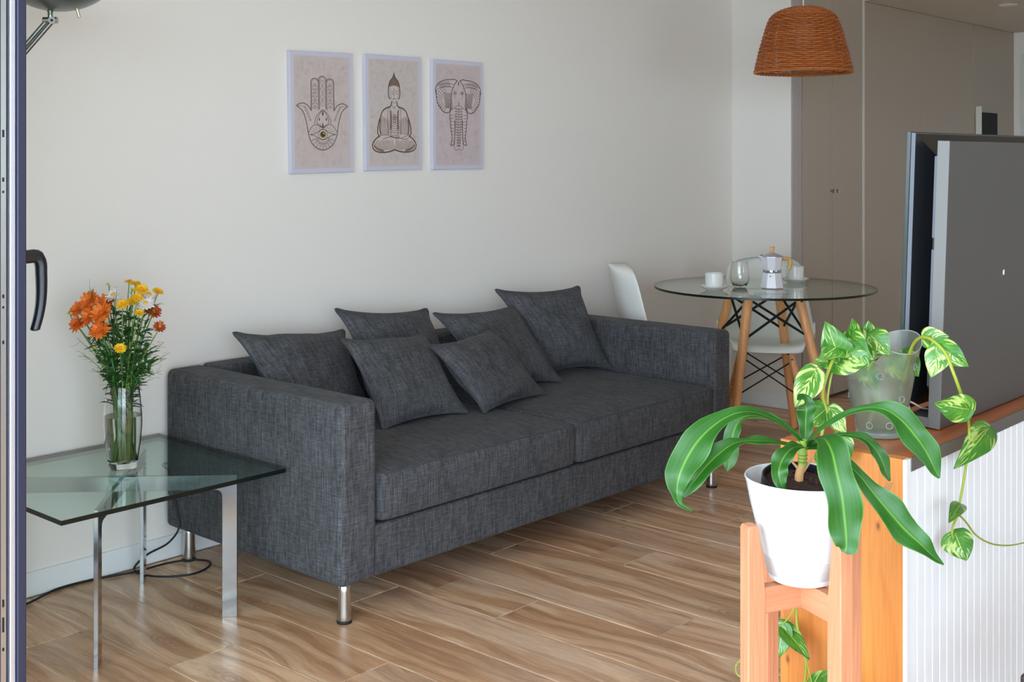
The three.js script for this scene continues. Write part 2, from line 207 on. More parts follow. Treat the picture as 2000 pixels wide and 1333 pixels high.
const PILLOW_CORNERS = [[[2.303,0.74,-3.27],[2.782,0.696,-3.29],[2.832,0.435,-3.212],[2.345,0.435,-3.02]],[[2.757,0.771,-3.31],[3.196,0.731,-3.3],[3.22,0.435,-3.13],[2.83,0.435,-3.13]],[[2.644,0.696,-3.14],[3.028,0.673,-3.14],[2.993,0.43,-2.89],[2.624,0.43,-2.912]],[[2.944,0.65,-3.03],[3.361,0.656,-3.13],[3.421,0.43,-2.899],[3.023,0.43,-2.844]],[[3.228,0.712,-3.3],[3.649,0.707,-3.26],[3.65,0.43,-3.012],[3.33,0.435,-3.1]],[[3.585,0.772,-3.31],[3.985,0.761,-3.2],[4.022,0.43,-3.06],[3.72,0.435,-3.16]]];
const CUP_LEFT = [4.605,0.715,-2.932];
const TUMBLER = [4.792,0.715,-2.915];
const MOKA = [4.852,0.715,-2.784];
const CUP_RIGHT = [5.144,0.715,-2.829];
const CABLE = [[1.45,0.006,-3.36],[1.684,0.006,-3.405],[1.809,0.006,-3.455],[1.915,0.006,-3.45],[2.038,0.006,-3.416],[2.159,0.006,-3.411],[2.225,0.006,-3.382],[2.252,0.006,-3.329],[2.224,0.006,-3.287],[2.156,0.006,-3.264],[2.087,0.006,-3.299],[2.044,0.008,-3.359],[2.055,0.008,-3.445],[2.085,0.044,-3.426],[2.13,0.088,-3.366],[2.152,0.136,-3.343],[2.155,0.196,-3.365],[2.156,0.273,-3.384],[2.157,0.3,-3.41],[2.166,0.312,-3.4575],[2.26,0.3,-3.4575]];

// ---------------------------------------------------------------- the room
{
  const floor = new THREE.Group(); floor.name = 'floor'; scene.add(floor);
  struct('floor', 'wood-look tile planks in pale brown with light grout', 'floor', floor);
  mesh('grout', span(0.85, 8.93, -0.12, -0.0016, -3.59, 3.12), groutMat, floor);
  const W = 0.2, L = 1.2, X0 = 0.92, gap = 0.0018, b = 0.0014;
  const plank = (x0, x1, z0, z1) => {                                     // bevelled tile, print strip chosen at random
    const strip = Math.floor(rnd() * TILE_STRIPS), flipU = rnd() < 0.5, flipV = rnd() < 0.5, shift = rnd();
    const a = x0 + gap, c = x1 - gap, d = z0 + gap, e = z1 - gap;
    const ring = [[a, -0.01, d], [c, -0.01, d], [c, -0.01, e], [a, -0.01, e], [a, -b, d], [c, -b, d], [c, -b, e], [a, -b, e], [a + b, 0, d + b], [c - b, 0, d + b], [c - b, 0, e - b], [a + b, 0, e - b]];
    const idx = []; for (let l = 0; l < 2; l++) for (let k = 0; k < 4; k++) { const p = l * 4 + k, q = l * 4 + (k + 1) % 4; idx.push(p, p + 4, q, q, p + 4, q + 4); } idx.push(8, 11, 9, 9, 11, 10);
    const g = new THREE.BufferGeometry(), uv = [];
    for (const [x, , z] of ring) { let u = (z - z0) / L + (z1 - z0 < L - 0.01 ? shift : 0), v = (x - x0) / W; if (flipU) u = 1 - u; if (flipV) v = 1 - v; uv.push(u, (strip + 0.03 + 0.94 * v) / TILE_STRIPS); }
    g.setAttribute('position', new THREE.Float32BufferAttribute(ring.flat(), 3)); g.setAttribute('uv', new THREE.Float32BufferAttribute(uv, 2)); g.setIndex(idx);
    const f = g.toNonIndexed(); f.computeVertexNormals(); return f;
  };
  for (let k = 0; X0 + k * W < 8.8; k++) {
    const x0 = Math.max(0.957, X0 + k * W), x1 = Math.min(8.805, X0 + (k + 1) * W);
    const start = -3.112 + 0.392 * (((k % 3) + 3) % 3) - 2.4;              // courses step by a third of a tile
    for (let z = start; z < 3.0; z += L) { const z0 = Math.max(-3.46, z), z1 = Math.min(3.0, z + L); if (z1 - z0 > 0.03 && !(x0 > 5.7 && z1 < -3.1)) mesh('plank', plank(x0, x1, z0, z1), tileMat, floor); }
  }

  struct('', 'plain off-white plaster wall behind the sofa', 'wall', mesh('wall_back', planar(span(0.85, 5.625, 0, 2.62, -3.59, -3.468)), wallMat));
  struct('', 'white baseboard along the wall behind the sofa', 'baseboard', mesh('baseboard_back', rspan(0.96, 5.624, 0.002, 0.075, -3.469, -3.458, 0.002, 1), skirtMat));
  const ret = new THREE.Group(); ret.name = 'wall_return'; scene.add(ret);
  struct('', 'narrow white wall return beside the wardrobe', 'wall', ret);
  mesh('plaster', planar(span(5.625, 5.733, 0, 2.62, -3.59, -3.118)), wallMat, ret);
  struct('', 'white baseboard at the foot of the narrow wall return', 'baseboard', mesh('baseboard_return', rspan(5.612, 5.626, 0.002, 0.07, -3.457, -3.108, 0.002, 1), skirtMat));

  // built-in wardrobe, flush panels beyond it
  const wr = new THREE.Group(); wr.name = 'wall_wardrobe'; scene.add(wr); struct('', 'taupe built-in wardrobe wall with flush panels', 'wall', wr);
  mesh('carcass', span(5.733, 8.93, 0, 2.62, -3.59, -3.135), wardrobeEdge, wr);
  mesh('jamb', rspan(5.628, 5.728, 0.015, 2.6, -3.117, -3.112, 0.002, 1), paint('#b8aeab', 0.5), wr);
  for (const [a, c, k] of [[5.742, 6.069, 1], [6.075, 6.427, -1]]) {
    const d = mesh('door', rspan(a, c, 0.018, 2.6, -3.134, -3.114, 0.002, 1), wardrobeMat, wr);
    const kx = k > 0 ? c - 0.018 : a + 0.018;
    const knob = mesh('knob', merge([cyl(0.006, 0.006, 0.018, 12).rotateX(Math.PI / 2).translate(0, 0, 0.009), cyl(0.012, 0.01, 0.012, 16).rotateX(Math.PI / 2).translate(0, 0, 0.022)]).translate(kx, 1.121, -3.114), steel, d);
    knob.userData.label = 'small steel knob';
  }
  for (const [a, c] of [[6.456, 7.25], [7.2525, 8.05], [8.0525, 8.803]]) mesh('panel', rspan(a, c, 0.018, 2.188, -3.134, -3.116, 0.001, 1), wardrobeMat, wr);
  mesh('plinth', span(5.742, 8.8, 0.0, 0.017, -3.14, -3.126), paint('#3a332e', 0.7), wr);
  mesh('edge_trim', rspan(6.430, 6.453, 0.0, 2.24, -3.134, -3.110, 0.002, 1), wardrobeEdge, wr);

  const end = new THREE.Group(); end.name = 'wall_end'; scene.add(end); struct('', 'pale wall at the far end of the hallway', 'wall', end);
  mesh('plaster', planar(span(8.805, 8.93, 0, 2.62, -3.118, 3.12)), wallMat, end);
  const d2 = new THREE.Group(); d2.name = 'door_2'; scene.add(d2); struct('', 'pale hallway door at the far right edge', 'door', d2);
  mesh('frame', merge([span(8.79, 8.806, 0.002, 2.04, -3.06, -2.99), span(8.79, 8.806, 0.002, 2.04, -2.17, -2.10), span(8.79, 8.806, 1.97, 2.04, -2.99, -2.17)]), paint('#dcdcd2', 0.5), d2);
  mesh('leaf', rspan(8.792, 8.804, 0.006, 1.97, -2.988, -2.172, 0.002, 1), paint('#c9d3d4', 0.45), d2);
  const hook = mesh('hook', merge([cyl(0.03, 0.03, 0.01, 16).rotateZ(Math.PI / 2).translate(8.787, 1.80, -2.93), bar([8.785, 1.80, -2.93], [8.76, 1.74, -2.93], 0.008)]), blackMat, d2); hook.userData.label = 'small dark hook';

  struct('', 'white plaster ceiling over the living area', 'ceiling', mesh('ceiling', span(0.85, 8.93, 2.5, 2.62, -3.468, 3.12), ceilingMat));
  struct('', 'lowered hallway ceiling with a small downlight', 'ceiling', mesh('ceiling_lowered', span(6.44, 8.805, 2.19, 2.5, -3.134, 3.0), ceilingMat));
  const dl = thing('downlight', 'small round white downlight in the lowered hallway ceiling', 'light', [7.16, 2.19, -2.57]);
  mesh('trim_ring', lathe([[0.035, 0], [0.052, 0], [0.052, -0.004], [0.046, -0.007], [0.036, -0.006], [0.035, 0]], 28), paint('#f4f2ea', 0.4), dl);
  mesh('lens', cyl(0.034, 0.034, 0.003, 24).translate(0, -0.003, 0), paint('#e8e6dd', 0.3), dl);

  const wf = new THREE.Group(); wf.name = 'wall_front'; scene.add(wf); struct('', 'white kitchen-side wall opposite the sofa', 'wall', wf);
  for (const [a, c, d, e] of [[0.85, 3.3, 0, 2.62], [4.6, 8.93, 0, 2.62], [3.3, 4.6, 0, 1.0], [3.3, 4.6, 2.05, 2.62]]) mesh('plaster', planar(span(a, c, d, e, 3.0, 3.12)), wallMat, wf);
  const w2 = new THREE.Group(); w2.name = 'window_2'; scene.add(w2); struct('', 'added unseen window that brightens the dining corner', 'window', w2);  // window added out of view to bring more light to the dining corner
  for (const [a, c] of [[3.3, 3.36], [3.92, 3.98], [4.54, 4.6]]) mesh('frame_stile', span(a, c, 1.0, 2.05, 3.03, 3.09), frameMat, w2);
  for (const [a, c] of [[1.0, 1.06], [1.99, 2.05]]) mesh('frame_rail', span(3.36, 4.54, a, c, 3.032, 3.088), frameMat, w2);
  for (const [a, c] of [[3.36, 3.92], [3.98, 4.54]]) mesh('pane', span(a, c, 1.06, 1.99, 3.057, 3.063), paneMat, w2);

  // glazed front of the room, open beside the camera
  const wl = new THREE.Group(); wl.name = 'wall_left'; scene.add(wl); struct('', 'terrace-side wall around the wide glazed opening', 'wall', wl);
  mesh('lintel', span(0.80, 0.955, 2.32, 2.62, -3.59, 3.12), wallMat, wl);
  mesh('pier', span(0.80, 0.955, 0, 2.32, -3.59, -2.77), wallMat, wl);  // unseen pier, made wide to shade the left end of the back wall
  mesh('pier', span(0.80, 0.955, 0, 2.32, 2.92, 3.12), wallMat, wl);
  mesh('threshold', span(0.80, 0.955, -0.03, 0.004, -2.77, 2.92), aluminium, wl);

  const door = new THREE.Group(); door.name = 'door_1'; scene.add(door); struct('', 'dark framed glass terrace door standing open at the left edge', 'door', door);
  const Y0 = 0.02, Y1 = 2.31, ZE = -1.93, ZH = -2.76;
  const stile = mesh('lock_stile', merge([rspan(0.9390, 0.955, Y0, Y1, ZE - 0.075, ZE, 0.0025, 2), span(0.885, 0.9395, Y0, Y1, ZE - 0.075, ZE - 0.022), rspan(0.880, 0.9135, Y0, Y1, ZE - 0.075, ZE - 0.003, 0.002, 2)]), frameMat, door);
  mesh('brush_seal', rspan(0.9285, 0.9385, Y0, Y1, ZE - 0.022, ZE - 0.004, 0.002, 2), aluminium, stile);
  const rail = mesh('lock_rail', rspan(0.9145, 0.9245, Y0, Y1, ZE - 0.022, ZE - 0.008, 0.001, 1), steel, stile);
  for (const [y, h] of [[1.34, 0.012], [1.265, 0.007], [1.245, 0.004], [1.075, 0.006], [1.057, 0.004], [1.00, 0.006], [0.575, 0.012], [0.54, 0.024], [0.50, 0.005]]) mesh('keep', box(0.003, h, 0.002, 0.919, y, ZE - 0.0078), blackMat, stile);
  mesh('hinge_stile', rspan(0.885, 0.955, Y0, Y1, ZH, ZH + 0.08, 0.003, 1), frameMat, door);
  mesh('top_rail', span(0.887, 0.953, Y1 - 0.08, Y1 - 0.001, ZH + 0.08, ZE - 0.075), frameMat, door);
  mesh('bottom_rail', span(0.887, 0.953, Y0 + 0.001, Y0 + 0.08, ZH + 0.08, ZE - 0.075), frameMat, door);
  mesh('pane', span(0.916, 0.924, Y0 + 0.08, Y1 - 0.08, ZH + 0.08, ZE - 0.075), paneMat, door);
  const handle = mesh('handle', (() => {
    const c = [[0.953, 1.1345, ZE - 0.036], [0.975, 1.1345, ZE - 0.036], [0.990, 1.134, ZE - 0.036], [0.9965, 1.124, ZE - 0.036], [0.998, 1.105, ZE - 0.036], [0.9985, 1.08, ZE - 0.036], [0.997, 1.055, ZE - 0.036], [0.993, 1.033, ZE - 0.036], [0.987, 1.012, ZE - 0.036]];
    const g = taperTube(c, (t) => t < 0.25 ? 0.0115 : lerp(0.0105, 0.0082, (t - 0.25) / 0.75), 50, 14);
    const e = new THREE.SphereGeometry(0.0082, 12, 8).scale(1, 0.4, 1).translate(0.987, 1.012, ZE - 0.036);
    return merge([g, e]);
  })(), paint('#15151b', 0.3), door);
  mesh('rosette', rbox(0.006, 0.07, 0.03, 0.0025, 0.9565, 1.128, ZE - 0.036, 2), paint('#15151b', 0.35), handle);

  const win = new THREE.Group(); win.name = 'window_1'; scene.add(win); struct('', 'fixed glass panel beside the terrace opening', 'window', win);
  for (const [a, c] of [[1.30, 1.38], [2.84, 2.92]]) mesh('frame_stile', span(0.885, 0.95, 0.004, 2.31, a, c), frameMat, win);
  for (const [a, c] of [[0.004, 0.08], [2.23, 2.31]]) mesh('frame_rail', span(0.887, 0.948, a, c, 1.38, 2.84), frameMat, win);
  mesh('pane', span(0.914, 0.922, 0.08, 2.23, 1.38, 2.84), paneMat, win);

  struct('', 'pale stone terrace outside the glazed opening', 'terrace', mesh('terrace', span(-3.2, 0.80, -0.16, -0.03, -6, 5), paint('#c4bbb0', 0.85)));
  struct('', 'white slab added unseen above the terrace to block high sky light', 'roof', mesh('added_shade_slab', span(-1.9, 0.80, 2.62, 2.80, -6, 5), paint('#dedad2', 0.85)));  // unseen overhang, added to keep high sky light off the foreground
  struct('', 'green lawn beyond the terrace', 'lawn', mesh('lawn', span(-30, 16, -0.3, -0.17, -26, 26), paint('#8b8b7c', 0.95)));
}

// ---------------------------------------------------------------- sofa
{
  const s = thing('sofa', 'charcoal grey fabric sofa with square arms and steel legs against the wall', 'sofa');
  const x0 = 2.165, x1 = 4.165, xa = 2.300, xb = 4.040, zb = -3.445, zf = -2.572, top = 0.622, bot = 0.115;
  const P = (g) => planar(g);
  mesh('arm', P(rspan(x0, xa, bot, top, zb, zf, 0.022, 4)), sofaMat, s);
  mesh('arm', P(rspan(xb, x1, bot, top, zb, zf, 0.022, 4)), sofaMat, s);
  mesh('backrest', P(rspan(xa - 0.004, xb + 0.004, bot + 0.002, top + 0.003, zb, -3.345, 0.018, 4)), sofaMat, s);
  mesh('base', P(rspan(xa - 0.006, xb + 0.006, bot + 0.002, 0.262, -3.40, zf - 0.006, 0.012, 3)), sofaMat, s);
  // two box cushions with a crowned top and a stitched front edge
  for (const [a, c] of [[xa + 0.004, 3.184], [3.190, xb - 0.004]]) {
    const w = c - a, d = 0.80, h = 0.148, g = new RoundedBoxGeometry(w, h, d, 8, 0.022), g2 = mergeVertices(new THREE.BoxGeometry(w, h, d, 24, 6, 18));
    const p = g2.attributes.position, r = 0.020;
    for (let i = 0; i < p.count; i++) {
      let x = p.getX(i), y = p.getY(i), z = p.getZ(i);
      const q = V(Math.max(-w / 2 + r, Math.min(w / 2 - r, x)), Math.max(-h / 2 + r, Math.min(h / 2 - r, y)), Math.max(-d / 2 + r, Math.min(d / 2 - r, z))), o = V(x, y, z).sub(q);
      if (o.length() > 1e-6) { o.setLength(r); x = q.x + o.x; y = q.y + o.y; z = q.z + o.z; }
      const ex = 1 - Math.pow(Math.abs(x) / (w / 2), 4), ez = 1 - Math.pow(Math.abs(z) / (d / 2), 4);
      if (y > 0) y += 0.014 * ex * ez * (y / (h / 2)) + 0.005 * (fbm(x * 5 + a * 3, z * 5, 41, 3) - 0.5) * ex;
      if (z > 0) z += 0.006 * ex * (1 - Math.pow(y / (h / 2), 2)) * smooth(0.2, 0.4, z);
      p.setXYZ(i, x, y, z);
    }
    const f = planar(g2.toNonIndexed()); f.computeVertexNormals(); let sm = mergeVertices(g2); sm.computeVertexNormals(); sm = planar(sm);
    const cu = mesh('seat_cushion', sm.translate((a + c) / 2, 0.266 + h / 2, -3.345 + d / 2 - 0.022), sofaMat, s);
    const y = 0.266 + h - 0.010, z = -3.345 + d - 0.022 - 0.004;
    mesh('seam', tube([[a + 0.02, y, z + 0.0005], [lerp(a, c, 0.3), y + 0.003, z + 0.002], [lerp(a, c, 0.7), y + 0.003, z + 0.002], [c - 0.02, y, z + 0.0005]], 0.0022, 30, 6), sofaMat, cu);
  }
  for (const [x, z] of [[2.218, -2.622], [4.100, -2.622], [2.226, -3.402], [4.100, -3.402]]) {
    const leg = mesh('leg', lathe([[0, 0.116], [0.0175, 0.116], [0.0185, 0.09], [0.0192, 0.05], [0.0205, 0.02], [0.021, 0.009], [0.019, 0.008], [0, 0.008]], 24).translate(x, 0, z), physical({ color: '#c8c6c2', metalness: 1, roughness: 0.22 }), s);
    mesh('foot_pad', cyl(0.0215, 0.0215, 0.009, 24).translate(x, 0.0046, z), rubber, leg);
  }
}

// ---------------------------------------------------------------- throw pillows
function pillowGeometry(C, puff, sd) {
  const [TL, TR, BR, BL] = C.map((p) => V(...p)), N = 30;
  const n = TR.clone().sub(TL).cross(BL.clone().sub(TL)).normalize().negate();   // towards the room
  const at = (u, v, side) => {
    const a = Math.abs(2 * u - 1), b = Math.abs(2 * v - 1);
    const pin = 0.055 * (1 - a * a) * Math.pow(b, 3), pinU = 0.055 * (1 - b * b) * Math.pow(a, 3);   // edges pulled in between the corners
    const uu = u + (u > 0.5 ? -1 : 1) * pinU, vv = v + (v > 0.5 ? -1 : 1) * pin;
    const p = TL.clone().lerp(TR, uu).lerp(BL.clone().lerp(BR, uu), vv);
    const e = Math.max(0, (1 - Math.pow(a, 2.4)) * (1 - Math.pow(b, 2.4)));
    let h = puff * Math.pow(e, 0.55);
    h += e * 0.020 * (fbm(u * 3.2 + sd, v * 3.2, 50 + sd, 3) - 0.5) * 2;
    const edge = Math.max(a, b); h += (1 - smooth(0.0, 0.35, 1 - edge)) * Math.pow(e, 0.4) * 0.012 * Math.sin((u * 9 + v * 7) + sd * 2.1 + 3 * fbm(u * 5, v * 5, sd + 9, 2));
    return p.addScaledVector(n, side * Math.max(0.0012, h) + (side < 0 ? 0 : 0));
  };
  const pos = [], uv = [], idx = [];
  for (const side of [1, -1]) { const o = pos.length / 3; for (let j = 0; j <= N; j++) for (let i = 0; i <= N; i++) { const q = at(i / N, j / N, side); pos.push(q.x, q.y, q.z); uv.push(i / N * 0.43 + sd * 0.13, j / N * 0.43); } for (let j = 0; j < N; j++) for (let i = 0; i < N; i++) { const a = o + j * (N + 1) + i, b = a + 1, c = a + N + 2, d = a + N + 1; side > 0 ? idx.push(a, d, b, b, d, c) : idx.push(a, b, d, b, c, d); } }
  const M = (N + 1) * (N + 1), rim = []; for (let i = 0; i < N; i++) rim.push(i); for (let j = 0; j < N; j++) rim.push(j * (N + 1) + N); for (let i = N; i > 0; i--) rim.push(N * (N + 1) + i); for (let j = N; j > 0; j--) rim.push(j * (N + 1));
  for (let k = 0; k < rim.length; k++) { const a = rim[k], b = rim[(k + 1) % rim.length]; idx.push(a, b, M + a, b, M + b, M + a); }
  const g = new THREE.BufferGeometry(); g.setAttribute('position', new THREE.Float32BufferAttribute(pos, 3)); g.setAttribute('uv', new THREE.Float32BufferAttribute(uv, 2)); g.setIndex(idx); g.computeVertexNormals();
  const edgePts = rim.filter((_, k) => k % 3 === 0).map((k) => [(pos[k * 3] + pos[(M + k) * 3]) / 2, (pos[k * 3 + 1] + pos[(M + k) * 3 + 1]) / 2, (pos[k * 3 + 2] + pos[(M + k) * 3 + 2]) / 2]);
  return [g, edgePts];
}
{
  const names = ['large grey cushion leaning by the left sofa arm', 'grey cushion standing behind the front left cushion', 'small grey cushion at the front beside the left arm', 'small creased grey cushion slumped at the front in the middle', 'grey cushion behind the creased one, near the sofa middle', 'tallest grey cushion in the corner by the right sofa arm'];
  PILLOW_CORNERS.forEach((C, i) => {
    const t = thing('throw_pillow', names[i], 'pillow', [0, 0, 0], 0, 'grey throw pillows on the sofa');
    const [g, e] = pillowGeometry(C, [0.062, 0.058, 0.055, 0.050, 0.055, 0.060][i], i * 3 + 1);
    mesh('cover', g, sofaMat, t);
    mesh('edge_seam', new THREE.TubeGeometry(new THREE.CatmullRomCurve3(e.map((p) => V(...p)), true), 160, 0.0028, 6, true), sofaMat, t);
  });
}

// ---------------------------------------------------------------- three canvas prints
function printTexture(draw, tint) {
  const W = 512, H = 776, c = document.createElement('canvas'); c.width = W; c.height = H; const x = c.getContext('2d');
  x.fillStyle = '#cdc8d6'; x.fillRect(0, 0, W, H);
  x.fillStyle = tint; x.fillRect(26, 26, W - 52, H - 52);
  for (let i = 0; i < 1400; i++) { x.fillStyle = rnd() < 0.5 ? 'rgba(210,200,196,0.05)' : 'rgba(140,126,120,0.045)'; const a = 26 + rnd() * (W - 90), b = 26 + rnd() * (H - 90); x.fillRect(a, b, 6 + rnd() * 34, 6 + rnd() * 34); }
  x.lineCap = 'round'; x.lineJoin = 'round'; draw(x);
  const t = new THREE.CanvasTexture(c); t.colorSpace = THREE.SRGBColorSpace; return t;
}
const pen = (x, color, w) => { x.strokeStyle = color; x.lineWidth = w; };
function path(x, pts, close) { x.beginPath(); x.moveTo(pts[0][0], pts[0][1]); for (let i = 1; i < pts.length; i++) { const p = pts[i]; if (p.length === 2) x.lineTo(p[0], p[1]); else if (p.length === 4) x.quadraticCurveTo(...p); else x.bezierCurveTo(...p); } if (close) x.closePath(); x.stroke(); }
const mirror = (pts) => pts.map((p) => p.map((v, i) => i % 2 ? v : 512 - v));
const both = (x, pts, close) => { path(x, pts, close); path(x, mirror(pts), close); };
function ring(x, cx, cy, r, fill) { x.beginPath(); x.arc(cx, cy, r, 0, 7); fill ? x.fill() : x.stroke(); }
function drop(x, cx, cy, w, h) { x.beginPath(); x.moveTo(cx, cy - h); x.quadraticCurveTo(cx + w, cy, cx, cy + h * 0.6); x.quadraticCurveTo(cx - w, cy, cx, cy - h); x.fill(); }
function drawHand(x) {
  x.setTransform(1, 0, 0, 0.89, 0, 17);
  pen(x, '#5c4a40', 6);
  path(x, [[226, 395], [226, 190], [226, 158, 256, 154], [286, 158, 286, 190], [286, 395]]);
  both(x, [[162, 405], [162, 205], [164, 172, 196, 172], [226, 174, 226, 210]]);
  both(x, [[162, 405], [140, 360, 100, 352], [66, 350, 46, 372], [84, 392, 100, 420], [122, 470, 132, 540], [146, 640, 196, 670], [226, 690, 256, 690]]);
  pen(x, '#7a6a5e', 3);
  path(x, [[234, 390], [234, 200], [236, 168, 256, 164], [276, 168, 278, 200], [278, 390]]);
  both(x, [[170, 400], [170, 212], [172, 182, 196, 182], [218, 184, 218, 214], [218, 400]]);
  for (let i = 0; i < 7; i++) { ring(x, 194, 215 + i * 28, 9 + (i % 2) * 5); ring(x, 318, 215 + i * 28, 9 + (i % 2) * 5); ring(x, 256, 200 + i * 26, 7 + ((i + 1) % 2) * 6); both(x, [[176, 228 + i * 26], [194, 214 + i * 26, 212, 228 + i * 26]]); }
  both(x, [[62, 370], [104, 366, 126, 400], [150, 440, 158, 480]]);
  for (let i = 0; i < 5; i++) { ring(x, 112 + i * 10, 382 + i * 22, 7); ring(x, 400 - i * 10, 382 + i * 22, 7); }
  pen(x, '#5a4438', 4);
  both(x, [[256, 398], [214, 440, 206, 490], [226, 520, 256, 530]]);
  both(x, [[256, 398], [196, 430, 188, 500]]);
  both(x, [[140, 560], [170, 500, 210, 506], [240, 510, 256, 530]]);
  x.fillStyle = '#4c382c'; drop(x, 256, 430, 12, 26); drop(x, 256, 520, 12, 30); drop(x, 228, 470, 9, 16); drop(x, 284, 470, 9, 16);
  both(x, [[150, 578], [190, 574, 214, 560], [236, 540, 256, 538]]); both(x, [[150, 578], [196, 584, 220, 604], [238, 614, 256, 616]]);
  x.fillStyle = '#d8cdb8'; ring(x, 256, 577, 36, true); x.fillStyle = '#8a7148'; ring(x, 256, 577, 26, true); x.fillStyle = '#3f2d22'; ring(x, 256, 577, 17, true); x.fillStyle = '#e8e0d2'; ring(x, 262, 570, 5, true); ring(x, 256, 577, 36);
  pen(x, '#705e50', 2.6);
  for (let i = 0; i < 11; i++) { const a = Math.PI * (0.12 + i * 0.076); path(x, [[256 + 50 * Math.cos(a) * 1.25, 577 - 46 * Math.sin(a)], [256 + 74 * Math.cos(a) * 1.25, 577 - 72 * Math.sin(a)]]); path(x, [[256 + 46 * Math.cos(a), 590 + 36 * Math.sin(a)], [256 + 62 * Math.cos(a), 596 + 58 * Math.sin(a)]]); }
  for (let k = 0; k < 3; k++) for (let i = 0; i < 9; i++) { const a = Math.PI * (0.10 + i * 0.1), r = 92 - k * 18; ring(x, 256 + r * Math.cos(a) * 0.98, 590 + r * Math.sin(a), 6); }
}
function drawSitting(x) {
  x.setTransform(1, 0, 0, 0.985, 0, -55);
  pen(x, '#4c3222', 7);
  both(x, [[256, 176], [250, 205, 232, 218], [206, 238, 204, 288], [200, 310, 206, 336], [208, 352, 218, 352]]);
  x.fillStyle = 'rgba(96,74,58,0.75)'; x.beginPath(); x.moveTo(256, 176); x.quadraticCurveTo(250, 206, 230, 220); x.quadraticCurveTo(206, 240, 206, 276); x.quadraticCurveTo(256, 246, 306, 276); x.quadraticCurveTo(306, 240, 282, 220); x.quadraticCurveTo(262, 206, 256, 176); x.fill();
  pen(x, '#6f5a4c', 3);
  both(x, [[214, 280], [214, 350, 256, 384]]); both(x, [[226, 304], [236, 298, 248, 306]]); both(x, [[228, 316], [238, 322, 248, 316]]); path(x, [[256, 300], [250, 332], [262, 334]]); path(x, [[244, 352], [256, 346, 268, 352], [256, 360, 244, 352]]); ring(x, 256, 290, 4);
  pen(x, '#4c3222', 8);
  both(x, [[232, 374], [232, 400, 214, 410], [150, 420, 138, 460], [108, 520, 104, 560], [96, 600, 120, 612]]);
  both(x, [[120, 612], [70, 630, 54, 672], [56, 716, 120, 722], [190, 728, 256, 706]]);
  pen(x, '#6a4c3a', 3.4);
  both(x, [[212, 414], [230, 500, 226, 600]]); both(x, [[200, 416], [190, 500, 200, 600]]);
  path(x, [[236, 400], [256, 420], [276, 400]]);
  path(x, [[250, 520], [246, 470], [254, 460], [258, 500], [264, 462], [270, 470], [266, 520], [250, 520]], true);
  for (let i = 0; i < 8; i++) { path(x, [[228, 470 + i * 16], [256, 500 + i * 14, 290, 470 + i * 16]]); path(x, [[130 + i * 11, 470 + i * 4], [124 + i * 12, 530, 132 + i * 13, 600]]); path(x, [[382 - i * 11, 470 + i * 4], [388 - i * 12, 530, 380 - i * 13, 600]]); }
  for (let i = 0; i < 12; i++) { path(x, [[70 + i * 15, 648 - (i % 3) * 4], [84 + i * 15, 680, 120 + i * 12, 706]]); path(x, [[442 - i * 15, 648 - (i % 3) * 4], [428 - i * 15, 680, 392 - i * 12, 706]]); }
  path(x, [[110, 610], [190, 590, 250, 622], [300, 640, 392, 600]]); path(x, [[150, 632], [230, 600, 330, 632], [360, 640, 390, 620]]); path(x, [[216, 612], [256, 596, 300, 612], [270, 636, 216, 612]]);
  pen(x, 'rgba(82,54,38,0.6)', 14);
  path(x, [[128, 500], [118, 560, 130, 596]]); path(x, [[384, 500], [394, 560, 382, 596]]); path(x, [[72, 676], [90, 708, 150, 712]]); path(x, [[440, 676], [420, 708, 360, 712]]); both(x, [[222, 440], [226, 500, 222, 560]]);
}
